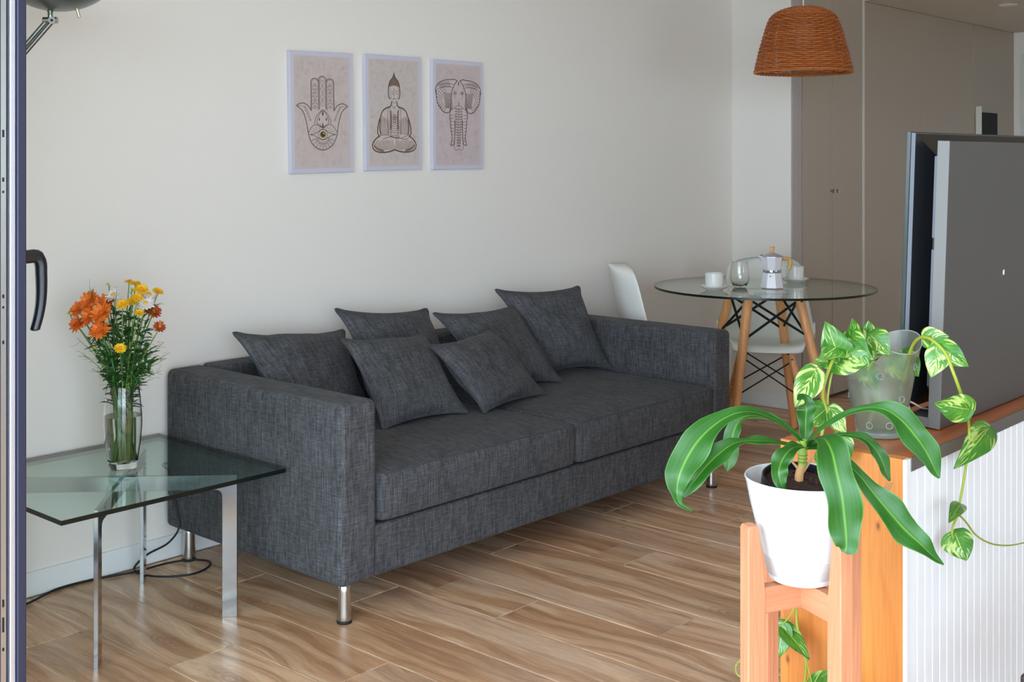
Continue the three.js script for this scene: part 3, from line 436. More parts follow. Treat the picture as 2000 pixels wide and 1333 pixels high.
function drawTrunk(x) {
  x.setTransform(1.02, 0, 0, 0.90, -5, 8);
  pen(x, '#4c3832', 6);
  both(x, [[244, 150], [214, 132, 190, 142], [120, 140, 72, 166], [34, 190, 26, 226], [32, 250, 36, 276]]);
  both(x, [[36, 236], [30, 330, 76, 366], [104, 420, 158, 404], [182, 380, 176, 330]]);
  both(x, [[244, 150], [206, 180, 190, 230], [176, 280, 186, 320], [196, 356, 186, 380]]);
  both(x, [[186, 372], [160, 400, 172, 470], [176, 540, 190, 600], [186, 640, 176, 664], [206, 672, 212, 640], [222, 560, 216, 470]]);
  pen(x, '#5c4840', 3.4);
  both(x, [[36, 232], [90, 186, 190, 204]]); both(x, [[46, 200], [110, 164, 200, 178]]);
  x.fillStyle = '#4a352e';
  for (let k = 0; k < 3; k++) for (let i = 0; i < 12; i++) { const a = Math.PI * (0.62 + i * 0.072), r = 108 - k * 20, px = 150 + r * Math.cos(a), py = 284 + r * 0.98 * Math.sin(a) + 20; for (const q of [px, 512 - px]) drop(x, q, py, 6, 9 - k); }
  for (let i = 0; i < 9; i++) { drop(x, 206 + i * 1.5, 180 + i * 14, 4, 6); drop(x, 306 - i * 1.5, 180 + i * 14, 4, 6); }
  drop(x, 256, 176, 10, 24); drop(x, 256, 336, 8, 14);
  both(x, [[206, 250], [220, 224, 240, 246], [226, 270, 206, 250]]); ring(x, 222, 248, 5); ring(x, 290, 248, 5);
  both(x, [[200, 380], [220, 346, 256, 350]]); both(x, [[212, 660], [226, 560, 220, 420]]);
  for (let i = 0; i < 15; i++) { const y = 372 + i * 21, w = 42 - i * 1.6; path(x, [[256 - w, y], [256, y + 14, 256 + w, y]]); ring(x, 256, y + 2, 7 - (i % 3) * 1.5); ring(x, 256 - w * 0.6, y - 2, 3); ring(x, 256 + w * 0.6, y - 2, 3); }
  both(x, [[214, 650], [206, 690, 222, 704], [240, 706, 256, 696]]);
  for (let i = 0; i < 9; i++) { both(x, [[60 + i * 12, 170 - i * 2], [66 + i * 13, 200 - i, 80 + i * 12, 214 - i * 2]]); both(x, [[174 + i * 2, 420 + i * 26], [186, 430 + i * 26, 206, 424 + i * 26]]); both(x, [[110 + i * 9, 250], [120 + i * 7, 320, 130 + i * 6, 370]]); }
}
for (const [draw, tint, x, y, rot, label] of [
  [drawHand, '#cdbdb9', 2.8155, 1.4655, 0.016, 'canvas print of an ornate hand with an eye'],
  [drawSitting, '#cdbfba', 3.1655, 1.4735, 0.014, 'canvas print of a figure sitting cross-legged'],
  [drawTrunk, '#ccbbbb', 3.5170, 1.4745, 0.006, 'canvas print of a patterned elephant head']]) {
  const t = thing('canvas_print', label, 'picture', [x, y, -3.458], 0, 'three canvas prints on the wall'); t.rotation.z = rot;
  mesh('canvas', rbox(0.290, 0.438, 0.019, 0.002, 0, 0, 0, 2), paint('#d3cfdc', 0.8), t);
  mesh('print', new THREE.PlaneGeometry(0.2872, 0.4352).translate(0, 0, 0.0098), physical({ map: printTexture(draw, tint), roughness: 0.8 }), t);
}

// ---------------------------------------------------------------- glass side table on a crossed chrome frame
{
  const t = thing('side_table', 'square glass side table on a crossed chrome frame', 'table');
  const gx0 = 1.472, gx1 = 2.148, gz0 = -3.452, gz1 = -2.798, top = 0.415, th = 0.012;
  const cx = (gx0 + gx1) / 2, cz = (gz0 + gz1) / 2;
  const glass = mesh('glass_top', span(gx0, gx1, top - th, top, gz0, gz1), tableGlass, t);
  const e = 0.0012;
  mesh('glass_edge', merge([span(gx0 - e, gx0, top - th, top, gz0, gz1), span(gx1, gx1 + e, top - th, top, gz0, gz1), span(gx0 - e, gx1 + e, top - th, top, gz1, gz1 + e), span(gx0 - e, gx1 + e, top - th, top, gz0 - e, gz0)]), glassEdge, glass);
  // flat bars: each diagonal is a leg, a top rail and a leg cut from one strip
  const fr = [[1.592, -2.850], [2.045, -2.884], [2.030, -3.345], [1.578, -3.345]], yb = top - th - 0.001, hb = 0.040, tk = 0.012;
  for (const [a, b] of [[0, 2], [1, 3]]) {
    const A = fr[a], B = fr[b], L = Math.hypot(B[0] - A[0], B[1] - A[1]), s = new THREE.Shape(), h = yb - (a ? 0.0015 : 0), r = 0.02, w = 0.040;
    s.moveTo(0, 0); s.lineTo(w, 0); s.lineTo(w, h - hb - r); s.quadraticCurveTo(w, h - hb, w + r, h - hb); s.lineTo(L - w - r, h - hb); s.quadraticCurveTo(L - w, h - hb, L - w, h - hb - r); s.lineTo(L - w, 0); s.lineTo(L, 0); s.lineTo(L, h); s.lineTo(0, h); s.closePath();
    const g = new THREE.ExtrudeGeometry(s, { depth: tk - 0.002, bevelEnabled: true, bevelSize: 0.001, bevelThickness: 0.001, bevelSegments: 1, curveSegments: 6 });
    g.translate(0, 0.001, -tk / 2 + 0.001); g.rotateY(-Math.atan2(B[1] - A[1], B[0] - A[0])); g.translate(A[0], 0, A[1]);
    mesh('frame_bar', g, chrome, t);
  }
}

// ---------------------------------------------------------------- vase and cut flowers
const vaseX = VASE_POS[0], vaseZ = VASE_POS[2], vaseY = 0.4155;
{
  const t = thing('flower_vase', 'clear barrel-shaped glass vase half full of water', 'vase', [vaseX, vaseY, vaseZ]);
  const outer = [[0, 0], [0.034, 0], [0.037, 0.002], [0.043, 0.03], [0.050, 0.08], [0.0535, 0.125], [0.0530, 0.155], [0.049, 0.20], [0.0445, 0.236]], inner = [[0.0425, 0.236], [0.0468, 0.20], [0.0507, 0.155], [0.0511, 0.125], [0.0475, 0.08], [0.0405, 0.032], [0.036, 0.021], [0, 0.019]];
  mesh('glass', lathe([...outer, ...inner], 56), vaseGlass, t);
  mesh('water', lathe([[0, 0.0195], [0.0356, 0.0215], [0.0400, 0.0325], [0.0470, 0.08], [0.0506, 0.125], [0.0504, 0.150], [0.0500, 0.1525], [0, 0.1525]], 48), waterMat, t);
}
const stemMat = paint('#4f7d33', 0.55), stemMat2 = paint('#6f8f3a', 0.55), leafDark = paint('#2f5a26', 0.55), budMat = paint('#8aa23c', 0.6);
const petalMats = { orange: ['#e0701a', '#d85f12'].map((c) => paint(c, 0.6)), rust: ['#a8441a', '#c0641e'].map((c) => paint(c, 0.6)), yellow: ['#f2c81a', '#f4b414'].map((c) => paint(c, 0.6)), white: ['#eee6e4', '#e6dade'].map((c) => paint(c, 0.6)), bud: ['#c8c05a', '#b8b04a'].map((c) => paint(c, 0.6)) };
const heartMats = { orange: paint('#c85a10', 0.7), rust: paint('#c88a1e', 0.7), yellow: paint('#ee8e14', 0.7), white: paint('#d8b040', 0.7), bud: paint('#9aa646', 0.7) };
function petal(len, wid, lift, curl) { return thickSheet((u, v) => { const w = wid * Math.pow(Math.sin(Math.PI * Math.min(0.96, 0.08 + v * 0.88)), 0.7) * (u - 0.5); return V(w, lift * len * v + curl * len * v * v - Math.abs(w) * 0.25 * 0, len * v + 0).add(V(0, -w * w * 10, 0)); }, 2, 5, 0.0006); }
function leafBlade(len, wid, droop) { return thickSheet((u, v) => { const w = wid * Math.pow(Math.sin(Math.PI * (0.03 + 0.94 * v)), 0.8) * (u - 0.5) * (1 + 0.35 * Math.sin(v * 26)); return V(w, -droop * len * v * v + Math.abs(w) * 0.5, len * v); }, 4, 10, 0.0005); }
{
  const where = ['uppermost big orange bloom of the left cluster', 'orange bloom at the upper left of the cluster', 'large orange bloom nearest the bouquet middle', 'orange bloom lowest on the left rim', 'orange bloom in the middle of the left cluster', 'lowest orange bloom of the cluster, facing front', 'orange bloom at the cluster top beside the white ones',
    'dark rust bloom at the right edge of the bouquet', 'half-open rust bloom lowest on the right', 'small pale yellow bloom topmost in the bouquet', 'yellow bloom just right of the topmost one', 'largest yellow bloom near the bouquet top', 'yellow bloom below the largest yellow one', 'golden yellow bloom between two lower yellow ones', 'orange-hearted yellow bloom left of the yellow group', 'small yellow bloom above the dark stems on the right', 'yellow bloom standing alone at the far upper right', 'single yellow bloom hanging low in front of the stems',
    'white daisy above the orange cluster', 'white daisy right of the yellow group', 'small white daisy behind the largest yellow bloom', 'small white daisy behind the orange cluster', 'thin closed bud rising above the white daisies', 'green bud tucked under the topmost yellow blooms', 'green bud low on the left of the stems', 'pale bud at the far left edge of the bouquet'];
  BLOOMS.forEach((b, i) => {
    const [px, py, pz] = b.p, t = thing('cut_flower', where[i], 'flower', [0, 0, 0], 0, 'cut flowers in the glass vase');
    const ang = Math.atan2(pz - vaseZ, px - vaseX), lean = 0.030, fa = rr(0, 6.28), fr = rr(0.006, 0.029), foot = [vaseX + fr * Math.cos(fa), vaseY + 0.024 + rr(0, 0.006), vaseZ + fr * Math.sin(fa)];
    const neckR = rr(0.012, lean), neck = [vaseX + neckR * Math.cos(ang), vaseY + 0.225, vaseZ + neckR * Math.sin(ang)];
    const mid = [lerp(neck[0], px, 0.55) - 0.012 * Math.cos(ang), lerp(neck[1], py, 0.5), lerp(neck[2], pz, 0.55) - 0.012 * Math.sin(ang)];
    const stem = mesh('stem', taperTube([foot, neck, mid, [px, py - 0.004, pz]], (q) => lerp(0.0031, 0.0016, q), 28, 6), rnd() < 0.6 ? stemMat : stemMat2, t);
    // feathery leaves up the stem
    const lv = []; const sc = curve([foot, neck, mid, [px, py, pz]]);
    for (let k = 0; k < 11; k++) { const q = rr(0.46, 0.88), p = sc.getPointAt(q), g = leafBlade(rr(0.028, 0.055), rr(0.008, 0.018), rr(0.1, 0.5)); g.rotateX(-rr(0.2, 1.1)); g.rotateY(rr(0, 6.28)); lv.push(g.translate(p.x, p.y, p.z)); }
    if (b.k !== 'bud') mesh('foliage', merge(lv), leafDark, stem);
    const head = [], head2 = [], R = { orange: 0.026, rust: 0.024, yellow: 0.0165, white: 0.021, bud: 0.008 }[b.k] * b.s;
    const rows = { orange: [[13, 1.0, 0.15], [11, 0.8, 0.5], [8, 0.55, 1.0]], rust: [[12, 1.0, 0.3], [10, 0.8, 0.7], [7, 0.55, 1.2]], yellow: [[18, 1.0, 0.1], [16, 0.82, 0.28], [13, 0.62, 0.5]], white: [[14, 1.0, 0.05], [12, 0.86, 0.3]], bud: [[7, 1.0, 1.6], [5, 0.7, 2.4]] }[b.k];
    rows.forEach(([n, l, lift], rI) => { for (let k = 0; k < n; k++) { const g = petal(R * l * rr(0.88, 1.08), R * (b.k === 'yellow' ? 0.34 : 0.40), lift, b.k === 'orange' ? rr(-0.35, 0.1) : rr(-0.2, 0.1)); g.translate(0, rI * 0.0016, R * 0.10); g.rotateY((k + rI * 0.5) / n * Math.PI * 2 + rr(-0.08, 0.08)); (rnd() < 0.6 ? head : head2).push(g); } });
    const bl = new THREE.Group(); bl.name = 'bloom'; t.add(bl);
    mesh('petals', merge(head.length ? head : head2), petalMats[b.k][0], bl); if (head.length && head2.length) mesh('petals', merge(head2), petalMats[b.k][1], bl);
    mesh('heart', new THREE.SphereGeometry(R * 0.30, 14, 10).scale(1, 0.55, 1).translate(0, 0.004, 0), heartMats[b.k], bl);
    mesh('calyx', lathe([[0, -0.006], [0.003, -0.005], [R * 0.30, -0.001], [R * 0.34, 0.002], [0, 0.002]], 12), budMat, bl);
    bl.position.set(px, py, pz);
    const toCam = V(-0.75, 0.25, 0.6).normalize(), out = V(px - vaseX, 0.02, pz - vaseZ).normalize();
    const dir = V(0, b.k === 'yellow' ? 1.1 : 0.55, 0).addScaledVector(toCam, b.k === 'bud' ? 0 : b.k === 'yellow' ? 0.55 : 0.75).addScaledVector(out, 0.5).add(V(rr(-0.25, 0.25), rr(-0.2, 0.2), rr(-0.25, 0.25))).normalize();
    bl.quaternion.setFromUnitVectors(V(0, 1, 0), dir);
  });
  SPRIGS.forEach((p, i) => {                                              // thin grasses and leafy greenery
    const t = thing('greenery_sprig', 'thin green sprig of filler foliage among the bouquet stems', 'foliage', [0, 0, 0], 0, 'filler greenery in the vase');
    const ang = Math.atan2(p[2] - vaseZ, p[0] - vaseX), foot = [vaseX - 0.02 * Math.cos(ang + 0.4), vaseY + 0.026, vaseZ - 0.02 * Math.sin(ang + 0.4)], neck = [vaseX + 0.03 * Math.cos(ang), vaseY + 0.22, vaseZ + 0.03 * Math.sin(ang)], mid = [lerp(neck[0], p[0], 0.4), lerp(neck[1], p[1], 0.6), lerp(neck[2], p[2], 0.4)];
    const pts = [foot, neck, mid, p], c = curve(pts); mesh('stem', taperTube(pts, (q) => lerp(0.002, 0.0006, q), 24, 5), stemMat, t);
    const hair = [], lv = [];
    for (let k = 0; k < 16; k++) { const q = c.getPointAt(rr(0.55, 1)), d = V(rr(-1, 1), rr(-0.3, 1), rr(-1, 1)).normalize().multiplyScalar(rr(0.015, 0.04)); hair.push(tube([[q.x, q.y, q.z], [q.x + d.x * 0.5, q.y + d.y * 0.7, q.z + d.z * 0.5], [q.x + d.x, q.y + d.y * 0.8, q.z + d.z]], 0.0004, 4, 3)); }
    for (let k = 0; k < 9; k++) { const q = c.getPointAt(rr(0.42, 0.85)), g = leafBlade(rr(0.022, 0.045), rr(0.008, 0.016), rr(0.1, 0.6)); g.rotateX(-rr(0.2, 1.2)); g.rotateY(rr(0, 6.28)); lv.push(g.translate(q.x, q.y, q.z)); }
    mesh('tendrils', merge(hair), stemMat, t); mesh('foliage', merge(lv), leafDark, t);
  });
}

// ---------------------------------------------------------------- floor lamp at the left, cable on the floor
{
  const t = thing('floor_lamp', 'brushed metal floor lamp with a bowl head at the upper left', 'lamp');
  mesh('base', lathe([[0, 0.002], [0.14, 0.002], [0.142, 0.008], [0.135, 0.018], [0.02, 0.026], [0, 0.026]], 36).translate(1.30, 0, -3.30), steel, t);
  mesh('pole', bar([1.30, 0.02, -3.30], [1.30, 1.22, -3.30], 0.011), chrome, t);
  mesh('elbow', new THREE.SphereGeometry(0.022, 16, 12).translate(1.30, 1.22, -3.30), steel, t);
  const J = V(1.569, 1.663, -3.042), E = V(1.30, 1.22, -3.30), side = V(0.668, 0, 0.744).multiplyScalar(0.0085);
  const rodMat = physical({ color: '#7e8482', metalness: 1, roughness: 0.12 });
  for (const s of [-1, 1]) mesh('arm_rod', bar([E.x + side.x * s, E.y, E.z + side.z * s], [J.x + side.x * s, J.y, J.z + side.z * s], 0.0058), rodMat, t);
  const jt = mesh('joint', merge([bar([J.x - side.x * 2.2, J.y, J.z - side.z * 2.2], [J.x + side.x * 2.2, J.y, J.z + side.z * 2.2], 0.0085)]), steel, t);
  const hub = V(-0.72, -0.1, 0.66).normalize();
  mesh('joint_disc', bar([J.x + side.x, J.y, J.z + side.z], [J.x + side.x + hub.x * 0.012, J.y + hub.y * 0.012, J.z + side.z + hub.z * 0.012], 0.0095, 0.0095, 20), paint('#a9a5a1', 0.5), jt);
  mesh('joint_screw', bar([J.x + side.x + hub.x * 0.0115, J.y + hub.y * 0.0115, J.z + side.z + hub.z * 0.0115], [J.x + side.x + hub.x * 0.013, J.y + hub.y * 0.013, J.z + side.z + hub.z * 0.013], 0.0036), blackMat, jt);
  mesh('neck', lathe([[0.0065, 0], [0.0065, 0.016], [0.011, 0.026], [0.0125, 0.034]], 20).translate(J.x, J.y + 0.004, J.z), rodMat, t);
  const bowl = []; for (let k = 0; k <= 14; k++) { const a = k / 14 * 1.25; bowl.push([0.155 * Math.sin(a), 0.155 * 0.78 * (1 - Math.cos(a))]); } for (let k = 14; k >= 0; k--) { const a = k / 14 * 1.25; bowl.push([0.152 * Math.sin(a), 0.0025 + 0.152 * 0.78 * (1 - Math.cos(a))]); }
  mesh('bowl', lathe(bowl, 48).translate(1.583, 1.687, -3.032), physical({ color: '#676b69', metalness: 0.9, roughness: 0.3 }), t);
  mesh('switch_pin', bar([1.618, 1.694, -2.993], [1.622, 1.672, -2.989], 0.0042), physical({ color: '#d8d6bc', metalness: 0.8, roughness: 0.3 }), t);

  tag(mesh('power_cable', tube(CABLE, 0.0034, 220, 8), paint('#16171b', 0.55)), 'thin black power cable looping over the floor by the wall', 'cable');
}

// ---------------------------------------------------------------- round dining table
const RIGHT = [0.668, 0.744], AWAY = [0.744, -0.668];                        // across and along the view over the table
{
  const C = [4.909, -2.859], R = 0.497, top = 0.714, th = 0.010;
  const t = thing('dining_table', 'round glass dining table on splayed wooden legs', 'table', [C[0], 0, C[1]]);
  const glass = mesh('glass_top', cyl(R, R, th, 96).translate(0, top - th / 2, 0), clearTableGlass, t);
  mesh('glass_edge', new THREE.CylinderGeometry(R + 0.001, R + 0.001, th, 96, 1, true).translate(0, top - th / 2, 0), glassEdge, glass);
  const at = (lat, near, k) => [RIGHT[0] * lat * k - AWAY[0] * near * k, RIGHT[1] * lat * k - AWAY[1] * near * k];
  const legs = [[-0.105, 0.145], [0.145, 0.105], [0.105, -0.145], [-0.145, -0.105]];
  const P = (i, y) => { const k = lerp(1.94, 0.90, y / 0.703), q = at(...legs[i], k); return [q[0], y, q[1]]; };
  legs.forEach((l, i) => {
    const g = bar(P(i, 0.004), P(i, 0.700), 0.0165, 0.0225, 20); const leg = mesh('leg', planar(g), beechMat, t);
    mesh('foot', bar(P(i, 0.0), P(i, 0.006), 0.0168, 0.0168, 16), rubber, leg);
    const b = P(i, 0.66), n = P((i + 1) % 4, 0.66), d = V(n[0] - b[0], 0, n[2] - b[2]).normalize().multiplyScalar(0.0235);
    mesh('bolt', bar([b[0] - d.x, b[1], b[2] - d.z], [b[0] + d.x, b[1], b[2] + d.z], 0.006), blackMetal, leg);
  });
  for (let i = 0; i < 4; i++) { const j = (i + 1) % 4; mesh('cross_rod', bar(P(i, 0.672), P(j, 0.50), 0.0058), blackMetal, t); mesh('cross_rod', bar(P(j, 0.664), P(i, 0.492), 0.0058), blackMetal, t); mesh('top_rod', bar(P(i, 0.690), P(j, 0.690), 0.005), blackMetal, t); }
  for (let i = 0; i < 4; i++) { const p = P(i, 0.699); mesh('glass_pad', cyl(0.02, 0.02, 0.005, 18).translate(p[0], 0.7012, p[2]), rubber, t); }
}

// ---------------------------------------------------------------- white shell chairs
function makeChair(label, x, z, fx, fz) {                                    // fx, fz: the way it faces
  const t = thing('shell_chair', label, 'chair', [x, 0, z], Math.atan2(fx, fz), 'white shell dining chairs');
  const prof = curve([[0, 0.418, 0.240], [0, 0.438, 0.215], [0, 0.438, 0.150], [0, 0.424, 0.06], [0, 0.418, -0.05], [0, 0.434, -0.130], [0, 0.490, -0.185], [0, 0.580, -0.215], [0, 0.690, -0.240], [0, 0.780, -0.262], [0, 0.822, -0.276]]);
  const half = (v) => v < 0.45 ? lerp(0.160, 0.230, smooth(0.05, 0.45, v)) : lerp(0.232, 0.172, smooth(0.5, 0.97, v));
  const shell = thickSheet((u, v) => {
    const s = u * 2 - 1, end = Math.min(1, v / 0.10), tip = Math.min(1, (1 - v) / 0.16);
    const w = half(v) * lerp(0.86, 1, Math.sqrt(1 - Math.pow(1 - end, 2))) * Math.sqrt(Math.max(0.02, 1 - Math.pow(1 - tip, 2.6))) ;
    const p = prof.getPoint(v), back = smooth(0.42, 0.62, v), seat = 1 - back, a = Math.abs(s);
    const curl = Math.pow(a, 2.6);
    return V(s * w, p.y + seat * curl * 0.040 * smooth(0.02, 0.3, v) + back * (1 - back) * curl * 0.22 + 0, p.z + back * curl * 0.075 + (1 - seat) * 0 - (1 - end) * curl * 0.02);
  }, 28, 44, 0.0075);
  mesh('shell', shell, whitePlastic, t);
  const L = (sx, sz, y) => { const k = y / 0.40; return [sx * lerp(0.205, 0.105, k), y, sz > 0 ? lerp(0.215, 0.115, k) : lerp(-0.225, -0.105, k)]; };
  for (const sx of [-1, 1]) for (const sz of [-1, 1]) {
    const leg = mesh('leg', planar(bar(L(sx, sz, 0.004), L(sx, sz, 0.395), 0.0120, 0.0185, 16)), beechMat, t);
    mesh('foot', bar(L(sx, sz, 0), L(sx, sz, 0.006), 0.0125, 0.0125, 12), rubber, leg);
    for (const y of [0.375, 0.20]) { const p = L(sx, sz, y); mesh('bolt', bar([p[0], p[1], p[2] - 0.019 * sz], [p[0], p[1], p[2] + 0.0195 * sz], 0.0042), blackMetal, leg); }
  }
  const X = (a, b) => { mesh('strut', bar(L(...a, 0.375), L(...b, 0.205), 0.0034), blackMetal, t); mesh('strut', bar(L(...b, 0.365), L(...a, 0.195), 0.0034), blackMetal, t); };
  X([-1, 1], [1, 1]); X([-1, -1], [1, -1]); X([-1, 1], [-1, -1]); X([1, 1], [1, -1]);
  for (const sz of [-1, 1]) mesh('mount_rod', merge([bar(L(-1, sz, 0.385), [-0.07, 0.412, sz * 0.09], 0.0045), bar([-0.07, 0.412, sz * 0.09], [0.07, 0.412, sz * 0.09], 0.0045), bar([0.07, 0.412, sz * 0.09], L(1, sz, 0.385), 0.0045)]), blackMetal, t);
  return t;
}
makeChair('white plastic shell chair pushed under the round table', 5.066, -2.938, -0.846, 0.53);
makeChair('white plastic shell chair behind the right sofa arm', 4.575, -3.150, 0.73, 0.68);

// ---------------------------------------------------------------- on the table
{
  const TY = 0.7145;
  const cup = (pos, label, ang) => {
    const s = thing('saucer', label[1], 'saucer', [pos[0], TY, pos[2]], 0, 'white saucers on the glass table');
    mesh('plate', lathe([[0, 0.004], [0.030, 0.004], [0.031, 0], [0.036, 0], [0.038, 0.004], [0.052, 0.010], [0.064, 0.0185], [0.0655, 0.0205], [0.064, 0.0215], [0.050, 0.014], [0.036, 0.009], [0, 0.009]], 40), porcelain, s);
    const c = thing('coffee_cup', label[0], 'cup', [pos[0], TY + 0.0092, pos[2]], ang, 'white coffee cups on the glass table');
    mesh('body', lathe([[0, 0], [0.030, 0], [0.0335, 0.003], [0.0395, 0.012], [0.0402, 0.03], [0.0402, 0.0665], [0.0392, 0.0680], [0.0375, 0.0665], [0.0373, 0.03], [0.034, 0.010], [0, 0.006]], 40), porcelain, c);
    mesh('handle', taperTube([[0.0385, 0.056, 0], [0.052, 0.060, 0], [0.0625, 0.050, 0], [0.0615, 0.034, 0], [0.052, 0.024, 0], [0.0385, 0.020, 0]], () => 0.0042, 28, 8), porcelain, c);
  };
  cup(CUP_LEFT, ['white coffee cup at the left, nearest the sofa', 'white saucer under the left coffee cup'], 0.9);
  cup(CUP_RIGHT, ['white coffee cup partly behind the moka pot', 'white saucer under the cup behind the moka pot'], 0.9);

  const g = thing('stemless_glass', 'empty stemless wine glass between cup and moka pot', 'glass', [TUMBLER[0], TY, TUMBLER[2]]);
  mesh('bowl', lathe([[0, 0], [0.022, 0], [0.030, 0.006], [0.038, 0.022], [0.0425, 0.045], [0.0420, 0.070], [0.0375, 0.100], [0.0335, 0.116], [0.0325, 0.116], [0.0363, 0.100], [0.0408, 0.070], [0.0412, 0.045], [0.0365, 0.023], [0.028, 0.010], [0, 0.008]], 44), vaseGlass, g);

  const m = thing('moka_pot', 'white moka coffee pot with wooden handle and knob', 'moka pot', [MOKA[0], TY, MOKA[2]], -0.74); m.scale.set(1.04, 0.88, 1.04);
  const faceted = (pts) => { const q = new THREE.LatheGeometry(pts.map((p) => new THREE.Vector2(...p)), 8).toNonIndexed(); q.computeVertexNormals(); return q; };
  const whiteCoat = paint('#e9e7ee', 0.32, { clearcoat: 0.4, clearcoatRoughness: 0.2 });
  mesh('boiler', faceted([[0, 0.002], [0.048, 0.002], [0.051, 0.006], [0.050, 0.014], [0.040, 0.078], [0.037, 0.082], [0, 0.082]]), whiteCoat, m);
  mesh('collar', lathe([[0.0375, 0.081], [0.0395, 0.082], [0.0395, 0.094], [0.0375, 0.095]], 32), chrome, m);
  mesh('pitcher', faceted([[0, 0.094], [0.037, 0.094], [0.0385, 0.098], [0.0465, 0.158], [0.0475, 0.162], [0, 0.162]]), whiteCoat, m);
  mesh('spout', thickSheet((u, v) => { const s = u * 2 - 1; return V(s * 0.016 * v * v, 0.125 + 0.040 * v, 0.0).add(V(0, 0, 0)).add(V(-0.040 - 0.024 * v * (1 - s * s * 0.9), 0, 0)).applyAxisAngle(V(0, 1, 0), 0); }, 8, 8, 0.002).rotateY(0), whiteCoat, m);
  const lid = mesh('lid', faceted([[0, 0.182], [0.012, 0.180], [0.040, 0.168], [0.0485, 0.1625], [0.0485, 0.160], [0, 0.160]]), physical({ color: '#c9c7d2', roughness: 0.3, metalness: 0.5 }), m);
  mesh('knob', lathe([[0, 0.180], [0.0085, 0.180], [0.0080, 0.192], [0.0110, 0.206], [0.0105, 0.212], [0, 0.213]], 16), physical({ color: '#e8b878', roughness: 0.5 }), lid);
  mesh('handle', taperTube([[0.044, 0.148, 0], [0.058, 0.152, 0], [0.073, 0.150, 0], [0.080, 0.138, 0], [0.079, 0.118, 0], [0.074, 0.094, 0]], (q) => lerp(0.0075, 0.0088, Math.sin(q * 3.1)), 28, 10), physical({ color: '#e6b46c', roughness: 0.5 }), m);
  mesh('valve', bar([-0.020, 0.066, 0.034], [-0.022, 0.066, 0.044], 0.004), steel, m);
}

// ---------------------------------------------------------------- woven pendant shade
{
  const px = 4.927, pz = -2.670, y0 = 1.688, u = 0.0022947;
  const t = thing('pendant_lamp', 'woven rattan pendant lampshade hanging over the table', 'lamp', [px, 0, pz]);
  const prof = curve([[93, 0, 0], [89, 18, 0], [84, 38, 0], [77, 64, 0], [69, 90, 0], [63, 104, 0], [54, 113, 0], [40, 120, 0], [24, 124.5, 0]].map((p) => [p[0] * u, y0 + p[1] * u, 0]));
  const rattan = [paint('#b4622a', 0.4), paint('#bd6a30', 0.4), paint('#a85824', 0.4)], ribs = 36;
  const rows = 40, parts = [[], [], []];
  for (let r = 0; r < rows; r++) {
    const q = prof.getPointAt((r + 0.5) / rows), n = ribs * 4, pts = [];
    for (let k = 0; k < n; k++) { const a = k / n * Math.PI * 2, w = Math.cos(a * ribs / 2 + (r % 2) * Math.PI) * 0.0042; pts.push(V(Math.cos(a) * (q.x + w), q.y + 0.0006 * (hash(k, r, 5) - 0.5), Math.sin(a) * (q.x + w))); }
    parts[Math.floor(hash(r, 3, 8) * 3)].push(new THREE.TubeGeometry(new THREE.CatmullRomCurve3(pts, true), n, 0.0038, 5, true));
  }
  const names = ['woven_strands', 'woven_strands', 'woven_strands'];
  parts.forEach((p, i) => { if (p.length) { const m = mesh(names[i], merge(p), rattan[i], t); m.userData.kind = 'stuff'; } });
  const rb = []; for (let k = 0; k < ribs; k++) { const a = k / ribs * Math.PI * 2; const pts = []; for (let i = 0; i <= 10; i++) { const q = prof.getPointAt(i / 10); pts.push([Math.cos(a) * q.x, q.y, Math.sin(a) * q.x]); } rb.push(tube(pts, 0.0022, 14, 5)); }
  const rib = mesh('ribs', merge(rb), rattan[2], t); rib.userData.kind = 'stuff';
  const braid = []; for (let s = 0; s < 3; s++) { const pts = []; for (let k = 0; k < 132; k++) { const a = k / 132 * Math.PI * 2; pts.push(V(Math.cos(a) * (93 * u + 0.0035 * Math.cos(a * 22 + s * 2.09)), y0 - 0.002 + 0.0045 * Math.sin(a * 22 + s * 2.09), Math.sin(a) * (93 * u + 0.0035 * Math.cos(a * 22 + s * 2.09)))); } braid.push(new THREE.TubeGeometry(new THREE.CatmullRomCurve3(pts, true), 264, 0.0034, 5, true)); }
  mesh('rim_braid', merge(braid), rattan[1], t);
  mesh('top_cap', lathe([[0, y0 + 125 * u], [0.050, y0 + 125 * u], [0.057, y0 + 124 * u], [0.050, y0 + 123 * u], [0, y0 + 123 * u]], 28), rattan[1], t);
  mesh('socket', cyl(0.018, 0.020, 0.06, 20).translate(0, y0 + 110 * u, 0), paint('#e8e6e0', 0.5), t);
  mesh('bulb', new THREE.SphereGeometry(0.03, 20, 14).translate(0, y0 + 84 * u, 0), paint('#f0efe8', 0.25), t);
  mesh('cord', bar([0, y0 + 124 * u, 0], [0, 2.49, 0], 0.0034), paint('#e6e0d6', 0.5), t);
  mesh('ceiling_rose', lathe([[0, 2.472], [0.03, 2.472], [0.045, 2.48], [0.047, 2.5], [0, 2.5]], 28), paint('#eeece6', 0.5), t);
}

